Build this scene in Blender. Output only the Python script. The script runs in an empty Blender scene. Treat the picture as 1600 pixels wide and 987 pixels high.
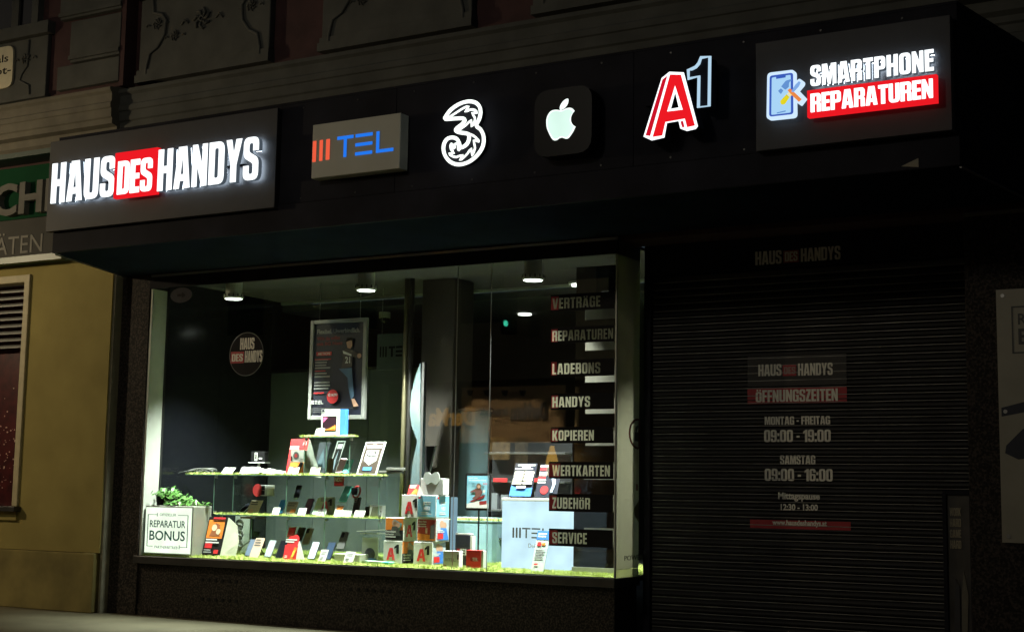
import bpy, bmesh, math, random
import numpy as np
from mathutils import Matrix, Vector
random.seed(7)
R_ = math.radians
SC = bpy.context.scene
COL = SC.collection

# ------------------------------------------------------------------ camera
FPX, YAW, PITCH, ROLL = 2242.8, -.5235, .1224, .0162
def _rot(yaw, p, r):
    cy, sy, cp, sp = math.cos(yaw), math.sin(yaw), math.cos(p), math.sin(p)
    F = np.array([sy*cp, cy*cp, sp]); Rr = np.array([cy, -sy, 0.]); U = np.cross(Rr, F)
    c, s = math.cos(r), math.sin(r)
    return np.array([c*Rr+s*U, c*U-s*Rr, F])
RM = _rot(YAW, PITCH, ROLL)
CAM = np.array([0., -11.8897, 1.4])
cd = bpy.data.cameras.new('camera'); cam = bpy.data.objects.new('camera', cd); COL.objects.link(cam)
cd.sensor_width = 36.; cd.lens = FPX/1600*36; cd.clip_end = 1000; cd.clip_start = .05
m = Matrix.Identity(4)
for i in range(3):
    m[i][0], m[i][1], m[i][2], m[i][3] = RM[0][i], RM[1][i], -RM[2][i], CAM[i]
cam.matrix_world = m
SC.camera = cam
def P(x, y, Y=0.):
    "point of the plane y = Y seen at photograph position (x, y)"
    d = RM.T @ np.array([(x-800)/FPX, -(y-493.5)/FPX, 1.])
    return CAM + d*((Y-CAM[1])/d[1])

# ------------------------------------------------------------------ light
SUN_EL, SUN_AZ = R_(13), R_(62)          # faint, from the left along the street
w = bpy.data.worlds.new("World"); SC.world = w; w.use_nodes = True
nt = w.node_tree; bg = nt.nodes['Background']
sky = nt.nodes.new('ShaderNodeTexSky'); sky.sky_type = 'NISHITA'; sky.sun_disc = False
sky.sun_elevation = SUN_EL; sky.sun_rotation = R_(180+62)
nt.links.new(sky.outputs[0], bg.inputs[0]); bg.inputs[1].default_value = .009
sd = bpy.data.lights.new('sun', 'SUN'); sd.energy = .03; sd.angle = R_(4); sd.color = (1, .86, .62)
so = bpy.data.objects.new('sun', sd); COL.objects.link(so)
sv = Vector((-math.sin(SUN_AZ)*math.cos(SUN_EL), -math.cos(SUN_AZ)*math.cos(SUN_EL), math.sin(SUN_EL)))
so.rotation_euler = sv.to_track_quat('Z', 'Y').to_euler(); so.location = (-20, -10, 12)
SC.view_settings.view_transform = 'Standard'; SC.view_settings.look = 'None'
SC.view_settings.exposure = 0; SC.view_settings.gamma = 1; SC.view_settings.use_curve_mapping = False
cy_ = SC.cycles
cy_.use_denoising = True; cy_.max_bounces = 8; cy_.diffuse_bounces = 3; cy_.glossy_bounces = 4
cy_.transparent_max_bounces = 40; cy_.sample_clamp_indirect = 3.; cy_.caustics_reflective = False; cy_.caustics_refractive = False

LAMP_W, FILL_W, SPOT_W = 490., 470., 1850.

# ------------------------------------------------------------------ materials
_M = {}
def M(name, c, rough=.6, var=.12, sc=8., bump=0., metal=0., spec=.5, coat=0., c2=None, detail=6.):
    if name in _M: return _M[name]
    m = bpy.data.materials.new(name); m.use_nodes = True; t = m.node_tree; b = t.nodes['Principled BSDF']
    b.inputs['Roughness'].default_value = rough; b.inputs['Metallic'].default_value = metal
    b.inputs['Specular IOR Level'].default_value = spec; b.inputs['Coat Weight'].default_value = coat
    tc = t.nodes.new('ShaderNodeTexCoord'); n = t.nodes.new('ShaderNodeTexNoise')
    n.inputs['Scale'].default_value = sc; n.inputs['Detail'].default_value = detail
    t.links.new(tc.outputs['Object'], n.inputs['Vector'])
    rp = t.nodes.new('ShaderNodeValToRGB'); t.links.new(n.outputs['Fac'], rp.inputs[0])
    e = rp.color_ramp.elements; e[0].position, e[1].position = .3, .7
    if c2: e[0].color = (*c, 1); e[1].color = (*c2, 1)
    else:
        e[0].color = (*[max(0, k*(1-var)) for k in c], 1); e[1].color = (*[min(1, k*(1+var)) for k in c], 1)
    t.links.new(rp.outputs[0], b.inputs['Base Color'])
    if bump:
        bp = t.nodes.new('ShaderNodeBump'); bp.inputs['Strength'].default_value = bump; bp.inputs['Distance'].default_value = .01
        t.links.new(n.outputs['Fac'], bp.inputs['Height']); t.links.new(bp.outputs[0], b.inputs['Normal'])
    _M[name] = m; return m
def E(name, c, s=1., var=0.):
    if name in _M: return _M[name]
    m = bpy.data.materials.new(name); m.use_nodes = True; t = m.node_tree; t.nodes.remove(t.nodes['Principled BSDF'])
    em = t.nodes.new('ShaderNodeEmission'); em.inputs[0].default_value = (*c, 1); em.inputs[1].default_value = s
    if var:      # uneven glow over the surface
        n = t.nodes.new('ShaderNodeTexNoise'); n.inputs['Scale'].default_value = 5; n.inputs['Detail'].default_value = 1
        tc = t.nodes.new('ShaderNodeTexCoord'); t.links.new(tc.outputs['Object'], n.inputs['Vector'])
        mr = t.nodes.new('ShaderNodeMapRange'); mr.inputs['From Min'].default_value = .3; mr.inputs['From Max'].default_value = .7
        mr.inputs['To Min'].default_value = s*(1-var); mr.inputs['To Max'].default_value = s*(1+var)
        t.links.new(n.outputs['Fac'], mr.inputs[0]); t.links.new(mr.outputs[0], em.inputs[1])
    t.links.new(em.outputs[0], t.nodes['Material Output'].inputs[0]); _M[name] = m; return m
def GLASS(name, tint, f0=.04, mirror=0.):
    if name in _M: return _M[name]
    m = bpy.data.materials.new(name); m.use_nodes = True; t = m.node_tree; t.nodes.remove(t.nodes['Principled BSDF'])
    tr = t.nodes.new('ShaderNodeBsdfTransparent'); tr.inputs[0].default_value = (*tint, 1)
    gl = t.nodes.new('ShaderNodeBsdfGlossy'); gl.inputs['Roughness'].default_value = .012
    lw = t.nodes.new('ShaderNodeLayerWeight'); lw.inputs[0].default_value = .5
    pw = t.nodes.new('ShaderNodeMath'); pw.operation = 'POWER'; pw.inputs[1].default_value = 5
    mr = t.nodes.new('ShaderNodeMapRange'); mr.inputs['To Min'].default_value = max(f0, mirror); mr.inputs['To Max'].default_value = .9
    mx = t.nodes.new('ShaderNodeMixShader')
    t.links.new(lw.outputs['Facing'], pw.inputs[0]); t.links.new(pw.outputs[0], mr.inputs[0]); t.links.new(mr.outputs[0], mx.inputs[0])
    t.links.new(tr.outputs[0], mx.inputs[1]); t.links.new(gl.outputs[0], mx.inputs[2])
    t.links.new(mx.outputs[0], t.nodes['Material Output'].inputs[0]); _M[name] = m; return m
def GRANITE(name, a, b):
    if name in _M: return _M[name]
    m = M(name, a, .7, c2=b, sc=55, detail=9., bump=.03, spec=.18); t = m.node_tree
    e = t.nodes['Color Ramp'].color_ramp.elements; e[0].position, e[1].position = .44, .66
    return m

black_metal = M('black_coated_metal', (.017, .017, .023), .7, .35, 2.2, .03, spec=.08)
soffit_m = M('dark_soffit_paint', (.014, .018, .030), .8, .2, 2., spec=0.)
board_m = M('anthracite_board', (.030, .030, .033), .6, .12, 5., .01)
frame_dk = M('dark_window_metal', (.03, .028, .027), .4, .25, 7.)
alu = M('brushed_aluminium', (.5, .5, .5), .3, .06, 30., metal=.9)
stone = M('grey_render', (.068, .070, .062), .85, .22, 3.5, .25)
stone_warm = M('sandy_render', (.15, .135, .10), .85, .2, 4., .25)
redwall = M('dull_red_render', (.055, .024, .024), .9, .25, 4., .2)
yellow = M('ochre_render', (.255, .205, .056), .88, .2, 1.7, .45, c2=(.35, .285, .084), detail=12.)
yellow_d = M('stained_ochre_plinth', (.155, .125, .04), .9, .28, 2.6, .6, c2=(.29, .235, .075), detail=12.)
granite = GRANITE('brown_granite', (.010, .0085, .0075), (.060, .048, .040))
pave_m = M('worn_pavement', (.095, .085, .048), .85, .22, 1.3, .25, c2=(.165, .150, .092), detail=12.)
road_m = M('asphalt', (.05, .05, .05), .85, .25, 20., .2)
white_p = M('white_paper', (.74, .75, .70), .6, .03, 5.)
white_pl = M('white_plastic', (.76, .78, .76), .35, .03, 5.)
cream = M('cream_enamel', (.62, .56, .38), .35, .08, 9.)
grey_p = M('grey_print', (.30, .31, .30), .6, .1)
dkgrey = M('dark_grey_print', (.06, .062, .06), .5, .12)
black_p = M('black_print', (.012, .012, .013), .7, .2, spec=.12)
black_gl = M('black_gloss', (.008, .009, .012), .12, .1)
red_p = M('red_print', (.62, .025, .03), .5, .06)
dkred_p = M('dark_red_print', (.28, .02, .02), .5, .2)
orange_p = M('orange_print', (.75, .22, .03), .5, .1)
blue_p = M('blue_print', (.05, .20, .62), .5, .1)
ltblue_p = M('pale_blue_print', (.22, .50, .68), .5, .12, 9.)
navy_p = M('navy_print', (.010, .013, .028), .5, .15)
skin_p = M('skin_print', (.55, .32, .22), .6, .1)
yellow_p = M('yellow_print', (.75, .55, .08), .5, .1)
teal_pl = M('turquoise_plastic', (.12, .62, .58), .25, .04)
pink_p = M('pink_print', (.75, .16, .35), .4, .05)
vinyl = M('pale_grey_vinyl', (.80, .77, .68), .55, .06)
vinyl_d = M('greyed_vinyl', (.85, .83, .75), .6, .06)
red_v = M('red_vinyl', (.40, .02, .03), .55, .08)
charcoal = M('charcoal_wall', (.008, .009, .012), .3, .2, 3.)
back_gr = M('grey_green_partition', (.075, .095, .098), .55, .12, 2.5)
ceil_m = M('grey_ceiling', (.060, .055, .068), .8, .08, 4.)
leaf_m = M('ivy_leaf', (.07, .19, .035), .4, .5, 30.)
turf_m = M('bright_turf', (.34, .44, .09), .7, c2=(.52, .58, .20), sc=40.)
turf_base = M('turf_backing', (.20, .32, .05), .9, .25, 30.)
counter_m = E('glowing_blue_sheet', (.62, .84, .98), 1.35, .10)  # counter brightness put in as emission
lamp_wh = E('lit_white_acrylic', (.93, .98, 1.), 1.5)
side_wh = E('glowing_letter_side', (.62, .80, 1.), .10)
lamp_rd = E('lit_red_acrylic', (1., .012, .02), .85)
lamp_or = E('lit_orange_acrylic', (1., .13, .06), .85)
lamp_bl = E('lit_blue_acrylic', (.02, .22, 1.), .85)
tube_wh = E('white_neon', (.93, 1., .95), 1.6)
tube_bl = E('pale_blue_neon', (.55, .80, 1.), .85)
mint = E('lit_mint_acrylic', (.74, 1., .88), 1., .06)
mint_edge = E('lit_white_rim', (.88, 1., .95), 1.3)
lbox_wh = E('lit_sign_sheet', (.90, 1., .80), 1.45, .12)
led = E('led_lens', (.95, 1., .9), 14.)
glass_w = GLASS('shop_glass', (.93, .96, .94), .065)
glass_s = GLASS('shelf_glass', (.95, .975, .96), .035)
glass_c = GLASS('clear_acrylic', (.93, .96, .94), .05)
mirror_m = GLASS('tinted_mirror', (.05, .06, .06), .3, .38)

# ------------------------------------------------------------------ mesh helpers
def TRANS(name, c):
    "milky film on glass: light from the display comes through it"
    m = M(name, c, .5, .10, 3.); t = m.node_tree; b = t.nodes['Principled BSDF']
    tr = t.nodes.new('ShaderNodeBsdfTranslucent'); tr.inputs[0].default_value = (*c, 1); mx = t.nodes.new('ShaderNodeMixShader'); mx.inputs[0].default_value = .5
    t.links.new(b.outputs[0], mx.inputs[1]); t.links.new(tr.outputs[0], mx.inputs[2]); t.links.new(mx.outputs[0], t.nodes['Material Output'].inputs[0]); return m
class MB:
    def __init__(s): s.v = []; s.f = []
    def add(s, v, f):
        k = len(s.v); s.v += [tuple(p) for p in v]; s.f += [tuple(i+k for i in q) for q in f]; return s
    def box(s, x0, x1, y0, y1, z0, z1):
        return s.add([(x0,y0,z0),(x1,y0,z0),(x1,y1,z0),(x0,y1,z0),(x0,y0,z1),(x1,y0,z1),(x1,y1,z1),(x0,y1,z1)],
                     [(0,3,2,1),(4,5,6,7),(0,1,5,4),(1,2,6,5),(2,3,7,6),(3,0,4,7)])
    def hexa(s, b, t):   # bottom quad, top quad
        return s.add(list(b)+list(t), [(0,3,2,1),(4,5,6,7),(0,1,5,4),(1,2,6,5),(2,3,7,6),(3,0,4,7)])
    def prism(s, pts, y0, y1, holes=()):   # outline in (x, z), front y0, back y1
        from mathutils.geometry import tessellate_polygon
        loops = [list(pts)]+[list(h) for h in holes]
        tris = tessellate_polygon([[Vector((x, z, 0)) for x, z in L] for L in loops])
        flat = [p for L in loops for p in L]; n = len(flat)
        v = [(x, y0, z) for x, z in flat]+[(x, y1, z) for x, z in flat]; f = []
        for t in tris: f.append(tuple(t)); f.append(tuple(i+n for i in reversed(t)))
        k = 0
        for L in loops:
            for i in range(len(L)):
                a, b = k+i, k+(i+1) % len(L); f.append((a, b, b+n, a+n))
            k += len(L)
        return s.add(v, f)
    def tube(s, pts, r, n=8, closed=False, flat=1.):
        pts = [Vector(p) for p in pts]; N = len(pts); v = []; f = []
        for i, p in enumerate(pts):
            a = pts[(i-1) % N] if (closed or i) else pts[0]; b = pts[(i+1) % N] if (closed or i < N-1) else pts[-1]
            d = (b-a).normalized() if (b-a).length > 1e-9 else Vector((0, 0, 1))
            u = d.cross(Vector((0, 1, 0)))
            if u.length < .2: u = d.cross(Vector((1, 0, 0)))
            u.normalize(); q = d.cross(u)
            for k in range(n):
                t = 2*math.pi*k/n; v.append(p+u*math.cos(t)*r+q*math.sin(t)*r*flat)
        for i in range(N if closed else N-1):
            for k in range(n):
                a = i*n+k; b = i*n+(k+1) % n; c = ((i+1) % N)*n; f.append((a, b, c+(k+1) % n, c+k))
        if not closed: f.append(tuple(range(n))[::-1]); f.append(tuple((N-1)*n+k for k in range(n)))
        return s.add(v, f)
    def lathe(s, prof, n=20, c=(0, 0, 0)):   # (r, z) about the vertical
        v = [(c[0]+r*math.cos(2*math.pi*k/n), c[1]+r*math.sin(2*math.pi*k/n), c[2]+z) for r, z in prof for k in range(n)]
        f = [(i*n+k, i*n+(k+1) % n, (i+1)*n+(k+1) % n, (i+1)*n+k) for i in range(len(prof)-1) for k in range(n)]
        f += [tuple(range(n))[::-1], tuple((len(prof)-1)*n+k for k in range(n))]
        return s.add(v, f)
    def disc(s, x, z, r, y0, y1, n=24, rz=None):
        rz = rz or r
        return s.prism([(x+r*math.cos(2*math.pi*k/n), z+rz*math.sin(2*math.pi*k/n)) for k in range(n)], y0, y1)
    def move(s, dx, dy, dz): s.v = [(x+dx, y+dy, z+dz) for x, y, z in s.v]; return s
ROOT = {}
def build(name, mb, mat, parent=None, bevel=0., smooth=False, world=False):
    v = mb.v
    if world and parent is not None:
        r = parent
        while r.parent: r = r.parent
        l = ROOT[r.name]; v = [(x-l[0], y-l[1], z-l[2]) for x, y, z in v]
    me = bpy.data.meshes.new(name); me.from_pydata(v, [], mb.f); me.validate()
    b = bmesh.new(); b.from_mesh(me); bmesh.ops.recalc_face_normals(b, faces=b.faces)
    if bevel: bmesh.ops.bevel(b, geom=list(b.edges), offset=bevel, segments=2, affect='EDGES', profile=.5, clamp_overlap=True)
    if smooth:
        for f in b.faces: f.smooth = True
    b.to_mesh(me); b.free(); me.materials.append(mat)
    o = bpy.data.objects.new(name, me); COL.objects.link(o)
    if parent is not None: o.parent = parent
    return o
def tag(o, label, cat, group=None, kind=None):
    if label: o['label'] = label
    if cat: o['category'] = cat
    if group: o['group'] = group
    if kind: o['kind'] = kind
    return o
def thing(name, label, cat, loc=(0, 0, 0), rz=0., tilt=0., group=None):
    o = bpy.data.objects.new(name, None); COL.objects.link(o); o.empty_display_size = .1
    o.location = tuple(float(k) for k in loc); o.rotation_euler = (tilt, 0, rz); ROOT[o.name] = tuple(float(k) for k in loc)
    return tag(o, label, cat, group)
def struct(name, mb, mat, **k): return tag(build(name, mb, mat, **k), None, None, kind='structure')

# ------------------------------------------------------------------ lettering
def _rnd(pts):
    out = []; n = len(pts)
    for i, p in enumerate(pts):
        r = p[2] if len(p) > 2 else 0
        if not r: out.append((p[0], p[1])); continue
        c = Vector(p[:2]); a = Vector(pts[i-1][:2])-c; b = Vector(pts[(i+1) % n][:2])-c
        ra, rb = min(r, a.length*.5), min(r, b.length*.5); a.normalize(); b.normalize()
        for k in range(5):
            t = k/4; q = (c+a*ra)*(1-t)**2+c*2*t*(1-t)+(c+b*rb)*t*t; out.append((q.x, q.y))
    return out
def _rc(x0, y0, x1, y1, r=.05): return [(x0, y0, r), (x1, y0, r), (x1, y1, r), (x0, y1, r)]
_G = {
 'A': (.60, [(0,0),(.15,1),(.45,1),(.6,0),(.4,0),(.375,.18),(.225,.18),(.2,0)], [[(.245,.34),(.355,.34),(.30,.80)]]),
 'B': (.54, [(0,0),(.54,0,.17),(.54,.50,.08),(.48,.535),(.53,.58,.06),(.53,1,.17),(0,1)], [_rc(.2,.15,.34,.44), _rc(.2,.6,.33,.86)]),
 'C': (.54, [(0,0,.2),(.54,0,.2),(.54,.4),(.34,.4),(.34,.15,.06),(.2,.15,.06),(.2,.85,.06),(.34,.85,.06),(.34,.62),(.54,.62),(.54,1,.2),(0,1,.2)], []),
 'D': (.54, [(0,0),(.54,0,.2),(.54,1,.2),(0,1)], [_rc(.2,.15,.34,.85)]),
 'E': (.42, [(0,0),(.42,0),(.42,.17),(.2,.17),(.2,.42),(.4,.42),(.4,.58),(.2,.58),(.2,.83),(.42,.83),(.42,1),(0,1)], []),
 'F': (.41, [(0,0),(.2,0),(.2,.40),(.39,.40),(.39,.56),(.2,.56),(.2,.83),(.41,.83),(.41,1),(0,1)], []),
 'G': (.54, [(0,0,.2),(.38,0,.1),(.43,.07),(.45,0),(.54,0),(.54,.55),(.28,.55),(.28,.42),(.34,.42),(.34,.15,.06),(.2,.15,.06),(.2,.85,.06),(.34,.85,.06),(.34,.66),(.54,.66),(.54,1,.2),(0,1,.2)], []),
 'H': (.54, [(0,0),(.2,0),(.2,.42),(.34,.42),(.34,0),(.54,0),(.54,1),(.34,1),(.34,.59),(.2,.59),(.2,1),(0,1)], []),
 'I': (.2, [(0,0),(.2,0),(.2,1),(0,1)], []),
 'K': (.57, [(0,0),(.2,0),(.2,.4),(.36,0),(.57,0),(.39,.52),(.56,1),(.36,1),(.2,.6),(.2,1),(0,1)], []),
 'L': (.40, [(0,0),(.40,0),(.40,.17),(.2,.17),(.2,1),(0,1)], []),
 'M': (.72, [(0,0),(.18,0),(.18,.6),(.3,0),(.42,0),(.54,.6),(.54,0),(.72,0),(.72,1),(.46,1),(.36,.45),(.26,1),(0,1)], []),
 'N': (.54, [(0,0),(.18,0),(.18,.5),(.36,0),(.54,0),(.54,1),(.36,1),(.36,.5),(.18,1),(0,1)], []),
 'O': (.54, _rc(0,0,.54,1,.2), [_rc(.2,.15,.34,.85,.07)]),
 'P': (.53, [(0,0),(.2,0),(.2,.38),(.53,.38,.17),(.53,1,.17),(0,1)], [_rc(.2,.53,.34,.86)]),
 'R': (.54, [(0,0),(.2,0),(.2,.42),(.34,.42,.05),(.34,0),(.54,0),(.54,.45,.06),(.47,.5),(.54,.56,.06),(.54,1,.17),(0,1)], [_rc(.2,.56,.34,.86)]),
 'S': (.52, [(0,0,.18),(.52,0,.18),(.52,.50,.12),(.19,.66,.05),(.19,.86,.06),(.33,.86,.06),(.33,.68),(.52,.68),(.52,1,.18),(0,1,.18),(0,.54,.12),(.33,.38,.05),(.33,.14,.06),(.19,.14,.06),(.19,.34),(0,.34)], []),
 'T': (.48, [(.14,0),(.34,0),(.34,.83),(.48,.83),(.48,1),(0,1),(0,.83),(.14,.83)], []),
 'U': (.54, [(0,0,.2),(.54,0,.2),(.54,1),(.34,1),(.34,.15,.06),(.2,.15,.06),(.2,1),(0,1)], []),
 'V': (.58, [(.17,0),(.41,0),(.58,1),(.38,1),(.29,.36),(.2,1),(0,1)], []),
 'W': (.84, [(.12,0),(.33,0),(.42,.5),(.51,0),(.72,0),(.84,1),(.65,1),(.6,.42),(.51,1),(.33,1),(.24,.42),(.19,1),(0,1)], []),
 'Y': (.55, [(.17,0),(.37,0),(.37,.4),(.55,1),(.35,1),(.27,.66),(.19,1),(0,1),(.17,.4)], []),
 'Z': (.42, [(0,0),(.42,0),(.42,.17),(.21,.17),(.42,.83),(.42,1),(.02,1),(.02,.83),(.21,.83),(0,.17)], []),
 '1': (.36, [(.16,0),(.36,0),(.36,1),(.22,1),(0,.84),(0,.68),(.16,.74)], []),
 '2': (.50, [(0,0),(.5,0),(.5,.16),(.22,.16),(.5,.6,.1),(.5,1,.18),(0,1,.18),(0,.66),(.19,.66),(.19,.86,.05),(.31,.86,.05),(.31,.64,.05),(0,.17)], []),
 '3': (.52, [(0,0,.18),(.52,0,.18),(.52,.46,.06),(.47,.52),(.52,.58,.06),(.52,1,.18),(0,1,.18),(0,.7),(.19,.7),(.19,.86,.05),(.32,.86,.05),(.32,.6,.04),(.16,.6),(.16,.45),(.32,.45,.04),(.32,.14,.05),(.19,.14,.05),(.19,.32),(0,.32)], []),
 '6': (.52, [(0,0,.18),(.52,0,.18),(.52,.6,.12),(.19,.6),(.19,.86,.05),(.33,.86,.05),(.33,.7),(.52,.7),(.52,1,.18),(0,1,.18)], [_rc(.19,.14,.33,.46)]),
 '-': (.26, [(0,.36),(.26,.36),(.26,.52),(0,.52)], []),
 ':': (.18, [(0,0),(.18,0),(.18,.22),(0,.22)], []),
}
_G['0'] = _G['O']
_w, _o, _h = _G['6']; _G['9'] = (_w, [(_w-p[0], 1-p[1])+tuple(p[2:]) for p in _o], [[(_w-p[0], 1-p[1])+tuple(p[2:]) for p in h] for h in _h])
def heavy(s, x0, x1, z0, z1, y, depth=.004, gap=.055, mb=None):
    "condensed block capitals fitted between x0..x1, z0..z1 with the front at y"
    mb = mb or MB(); cur = 0; gl = []
    for ch in s:
        if ch == ' ': cur += .26; continue
        um = ch in 'ÄÖÜ'; g = _G[{'Ä': 'A', 'Ö': 'O', 'Ü': 'U'}.get(ch, ch)]
        gl.append((g, cur, um, ch)); cur += g[0]+gap
    W = cur-gap; sx = (x1-x0)/W; sz = (z1-z0)
    for g, c, um, ch in gl:
        T = lambda pts: [(x0+(c+x)*sx, z0+z*sz) for x, z in _rnd(pts)]
        if um:
            U = lambda pts: [(x, z0+(z-z0)*.86) for x, z in T(pts)]
            mb.prism(U(g[1]), y, y+depth, [U(h) for h in g[2]])
            for a in (g[0]/2-.2, g[0]/2+.05): mb.prism([(x0+(c+a+q[0])*sx, z0+q[1]*sz) for q in ((0,.91),(.15,.91),(.15,1.04),(0,1.04))], y, y+depth)
        else:
            mb.prism(T(g[1]), y, y+depth, [T(h) for h in g[2]])
            if ch == ':': mb.prism(T([(0,.5),(.18,.5),(.18,.72),(0,.72)]), y, y+depth)
    return mb
def loops(s, x0, x1, z0, z1, gap=.055):
    "outlines of the block capitals: per letter (outer loops, counters)"
    cur = 0; L = []
    for ch in s:
        g = _G[{'Ä': 'A', 'Ö': 'O'}.get(ch, ch)]; L.append((g, cur, ch)); cur += g[0]+gap
    sx = (x1-x0)/(cur-gap); out = []
    for g, c, ch in L:
        k = .86 if ch in 'ÄÖ' else 1.
        T = lambda pts: [(x0+(c+x)*sx, z0+z*k*(z1-z0)) for x, z in _rnd(pts)]
        o = [T(g[1])]
        if k < 1: o += [[(x0+(c+a+q[0])*sx, z0+q[1]*(z1-z0)) for q in ((0,.91),(.15,.91),(.15,1.03),(0,1.03))] for a in (g[0]/2-.2, g[0]/2+.05)]
        out.append((o, [T(h) for h in g[2]]))
    return out
def sans(s, x0, x1, z0, z1, y, depth=.003, bold=0., mb=None, shear=0., mirror=False):
    "the built-in typeface, fitted to the box"
    mb = mb or MB(); c = bpy.data.curves.new('lettering_source', 'FONT'); c.body = s; c.extrude = .5; c.offset = bold; c.resolution_u = 3; c.shear = shear
    o = bpy.data.objects.new('lettering_source', c); COL.objects.link(o); bpy.context.view_layer.update()
    me = bpy.data.meshes.new_from_object(o.evaluated_get(bpy.context.evaluated_depsgraph_get()))
    V = np.array([v.co[:] for v in me.vertices]); F = [tuple(p.vertices) for p in me.polygons]
    bpy.data.objects.remove(o); bpy.data.curves.remove(c); bpy.data.meshes.remove(me)
    lo, hi = V.min(0), V.max(0)
    X = x0+(V[:,0]-lo[0])/(hi[0]-lo[0])*(x1-x0); Z = z0+(V[:,1]-lo[1])/(hi[1]-lo[1])*(z1-z0); Y = y+depth*(.5-V[:,2])
    if mirror: X = x0+x1-X
    return mb.add(list(zip(X.tolist(), Y.tolist(), Z.tolist())), F)
def rect(x0, y0, x1, y1, Y):
    "X0, X1, z0, z1 on plane Y of a sign whose top left / bottom right corners are given"
    a, b = P(x0, y0, Y), P(x1, y1, Y); return a[0], b[0], b[2], a[2]
def zp(pts, sc, ox, oy, Y): return [(lambda q: (q[0], q[2]))(P(ox+x/sc, oy+y/sc, Y)) for x, y in pts]
def catmull(pts, n=5, closed=True):
    out = []; N = len(pts); g = lambda i: np.array(pts[i % N] if closed else pts[min(max(i, 0), N-1)], float)
    for i in range(N if closed else N-1):
        a, b, c, d = g(i-1), g(i), g(i+1), g(i+2)
        for k in range(n):
            t = k/n; out.append(tuple(.5*(2*b+(c-a)*t+(2*a-5*b+4*c-d)*t*t+(3*b-a-3*c+d)*t**3)))
    if not closed: out.append(tuple(pts[-1]))
    return out
def noisy_strip(mb, x0, x1, y0, y1, z, n, h=.03, r=.006, lean=.02):
    "n short blades spread over a rectangle"
    for _ in range(n):
        x, y = random.uniform(x0, x1), random.uniform(y0, y1); hh = h*random.uniform(.5, 1.2)
        a = random.uniform(0, math.pi); dx, dy = math.cos(a)*r, math.sin(a)*r; lx, ly = random.gauss(0, lean), random.gauss(0, lean)
        k = len(mb.v); mb.v += [(x-dx, y-dy, z), (x+dx, y+dy, z), (x+lx, y+ly, z+hh)]; mb.f.append((k, k+1, k+2))
    return mb

# ================================================================== SETTING
mb = MB().box(-90, 90, -3.2, 8, -.12, 0.); struct('pavement', mb, pave_m)
mb = MB().box(-90, 90, -3.36, -3.2, -.12, .004); struct('kerb', mb, M('granite_kerb', (.24, .23, .21), .7, .2, 9., .2), bevel=.015)
mb = MB().box(-300, 300, -15., 300, -.5, -.121); mb.add([(-300, -15, -.12), (300, -15, -.12), (300, -3.36, -.12), (-300, -3.36, -.12)], [(0, 1, 2, 3)])
struct('road', mb, road_m)
mb = MB().box(-90, 90, -20., -15., -.12, 0.); struct('far_pavement', mb, pave_m)

# ---------------------------------------------------------------- the old house
bld = thing('apartment_building', 'old rendered house front with red wall fields and grey stone trim above the shop', 'building', (-6, .3, 0))
def B(n, mb, mat, par=None, **k): return build(n, mb, mat, par or bld, world=True, **k)
FT, FB, FY = 4.985, 3.784, -1.55
B('upper_wall', MB().box(-12.05, 8, .03, .4, FB-.04, 14).box(-30, -12.05, -.10, .4, 4., 14), redwall)
B('granite_pilaster', MB().box(-12.05, -11.595, 0, .4, 0, FB), granite, bevel=.006)
plinth = B('granite_plinth', MB().box(-11.59, -5.76, .03, .5, 0, .56), granite, bevel=.006)
B('plinth_base', MB().box(-11.59, -5.76, .018, .03, 0, .12), granite)
vent = MB()
for z in (.30, .12+.27-.26+.0):
    pass
for (xa, ya) in ((316, 905), (316, 935), (548, 920), (548, 952)):
    a = P(xa, ya, .03)
    for k in range(6): vent.disc(a[0]+.095*k, a[2]-.0*k, .021, .024, .034, 10)
v_ = B('vent_hole', vent, black_p, plinth); v_['kind'] = 'stuff'
B('right_granite_wall', MB().box(-2.6, 8, 0, .5, 0, 3.705), granite, bevel=.006)
B('granite_capping', MB().box(-2.6, 8, -.02, .05, 3.705, 3.735), M('pale_capping', (.16, .15, .13), .7))
B('passage_wall', MB().box(-5.75, -2.6, .62, .8, 0, FB), charcoal)
B('transom_panel', MB().box(-5.68, -2.6, .48, .62, 3.47, FB-.002), black_metal)
# cornice: profile swept along the front
def cornice(x0, x1, y, zb, zt):
    pr = [(0, 0), (-.05, 0), (-.05, .06), (-.07, .075), (-.07, .12), (-.11, .15), (-.12, .19), (-.12, .225), (-.20, .245), (-.20, .30), (-.22, .315), (-.22, .40),
          (-.235, .41), (-.235, .46), (-.22, .475), (-.22, .56), (-.25, .585), (-.25, .62), (0, .66)]
    s = (zt-zb)/.66; mbk = MB(); n = len(pr)
    v = [(x, y+a, zb+b*s) for x in (x0, x1) for a, b in pr]
    f = [(i, i+1, n+i+1, n+i) for i in range(n-1)]+[tuple(range(n)), tuple(n+i for i in reversed(range(n)))]
    return mbk.add(v, f)
B('cornice', cornice(-12.02, 8, .03, 5.2, 5.98), stone)
B('cornice', cornice(-30, -12.02, -.10, 5.25, 5.985), stone_warm)
B('frieze_band', MB().box(-12.02, 8, -.015, .03, FT-.3, 5.2), stone)
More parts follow.
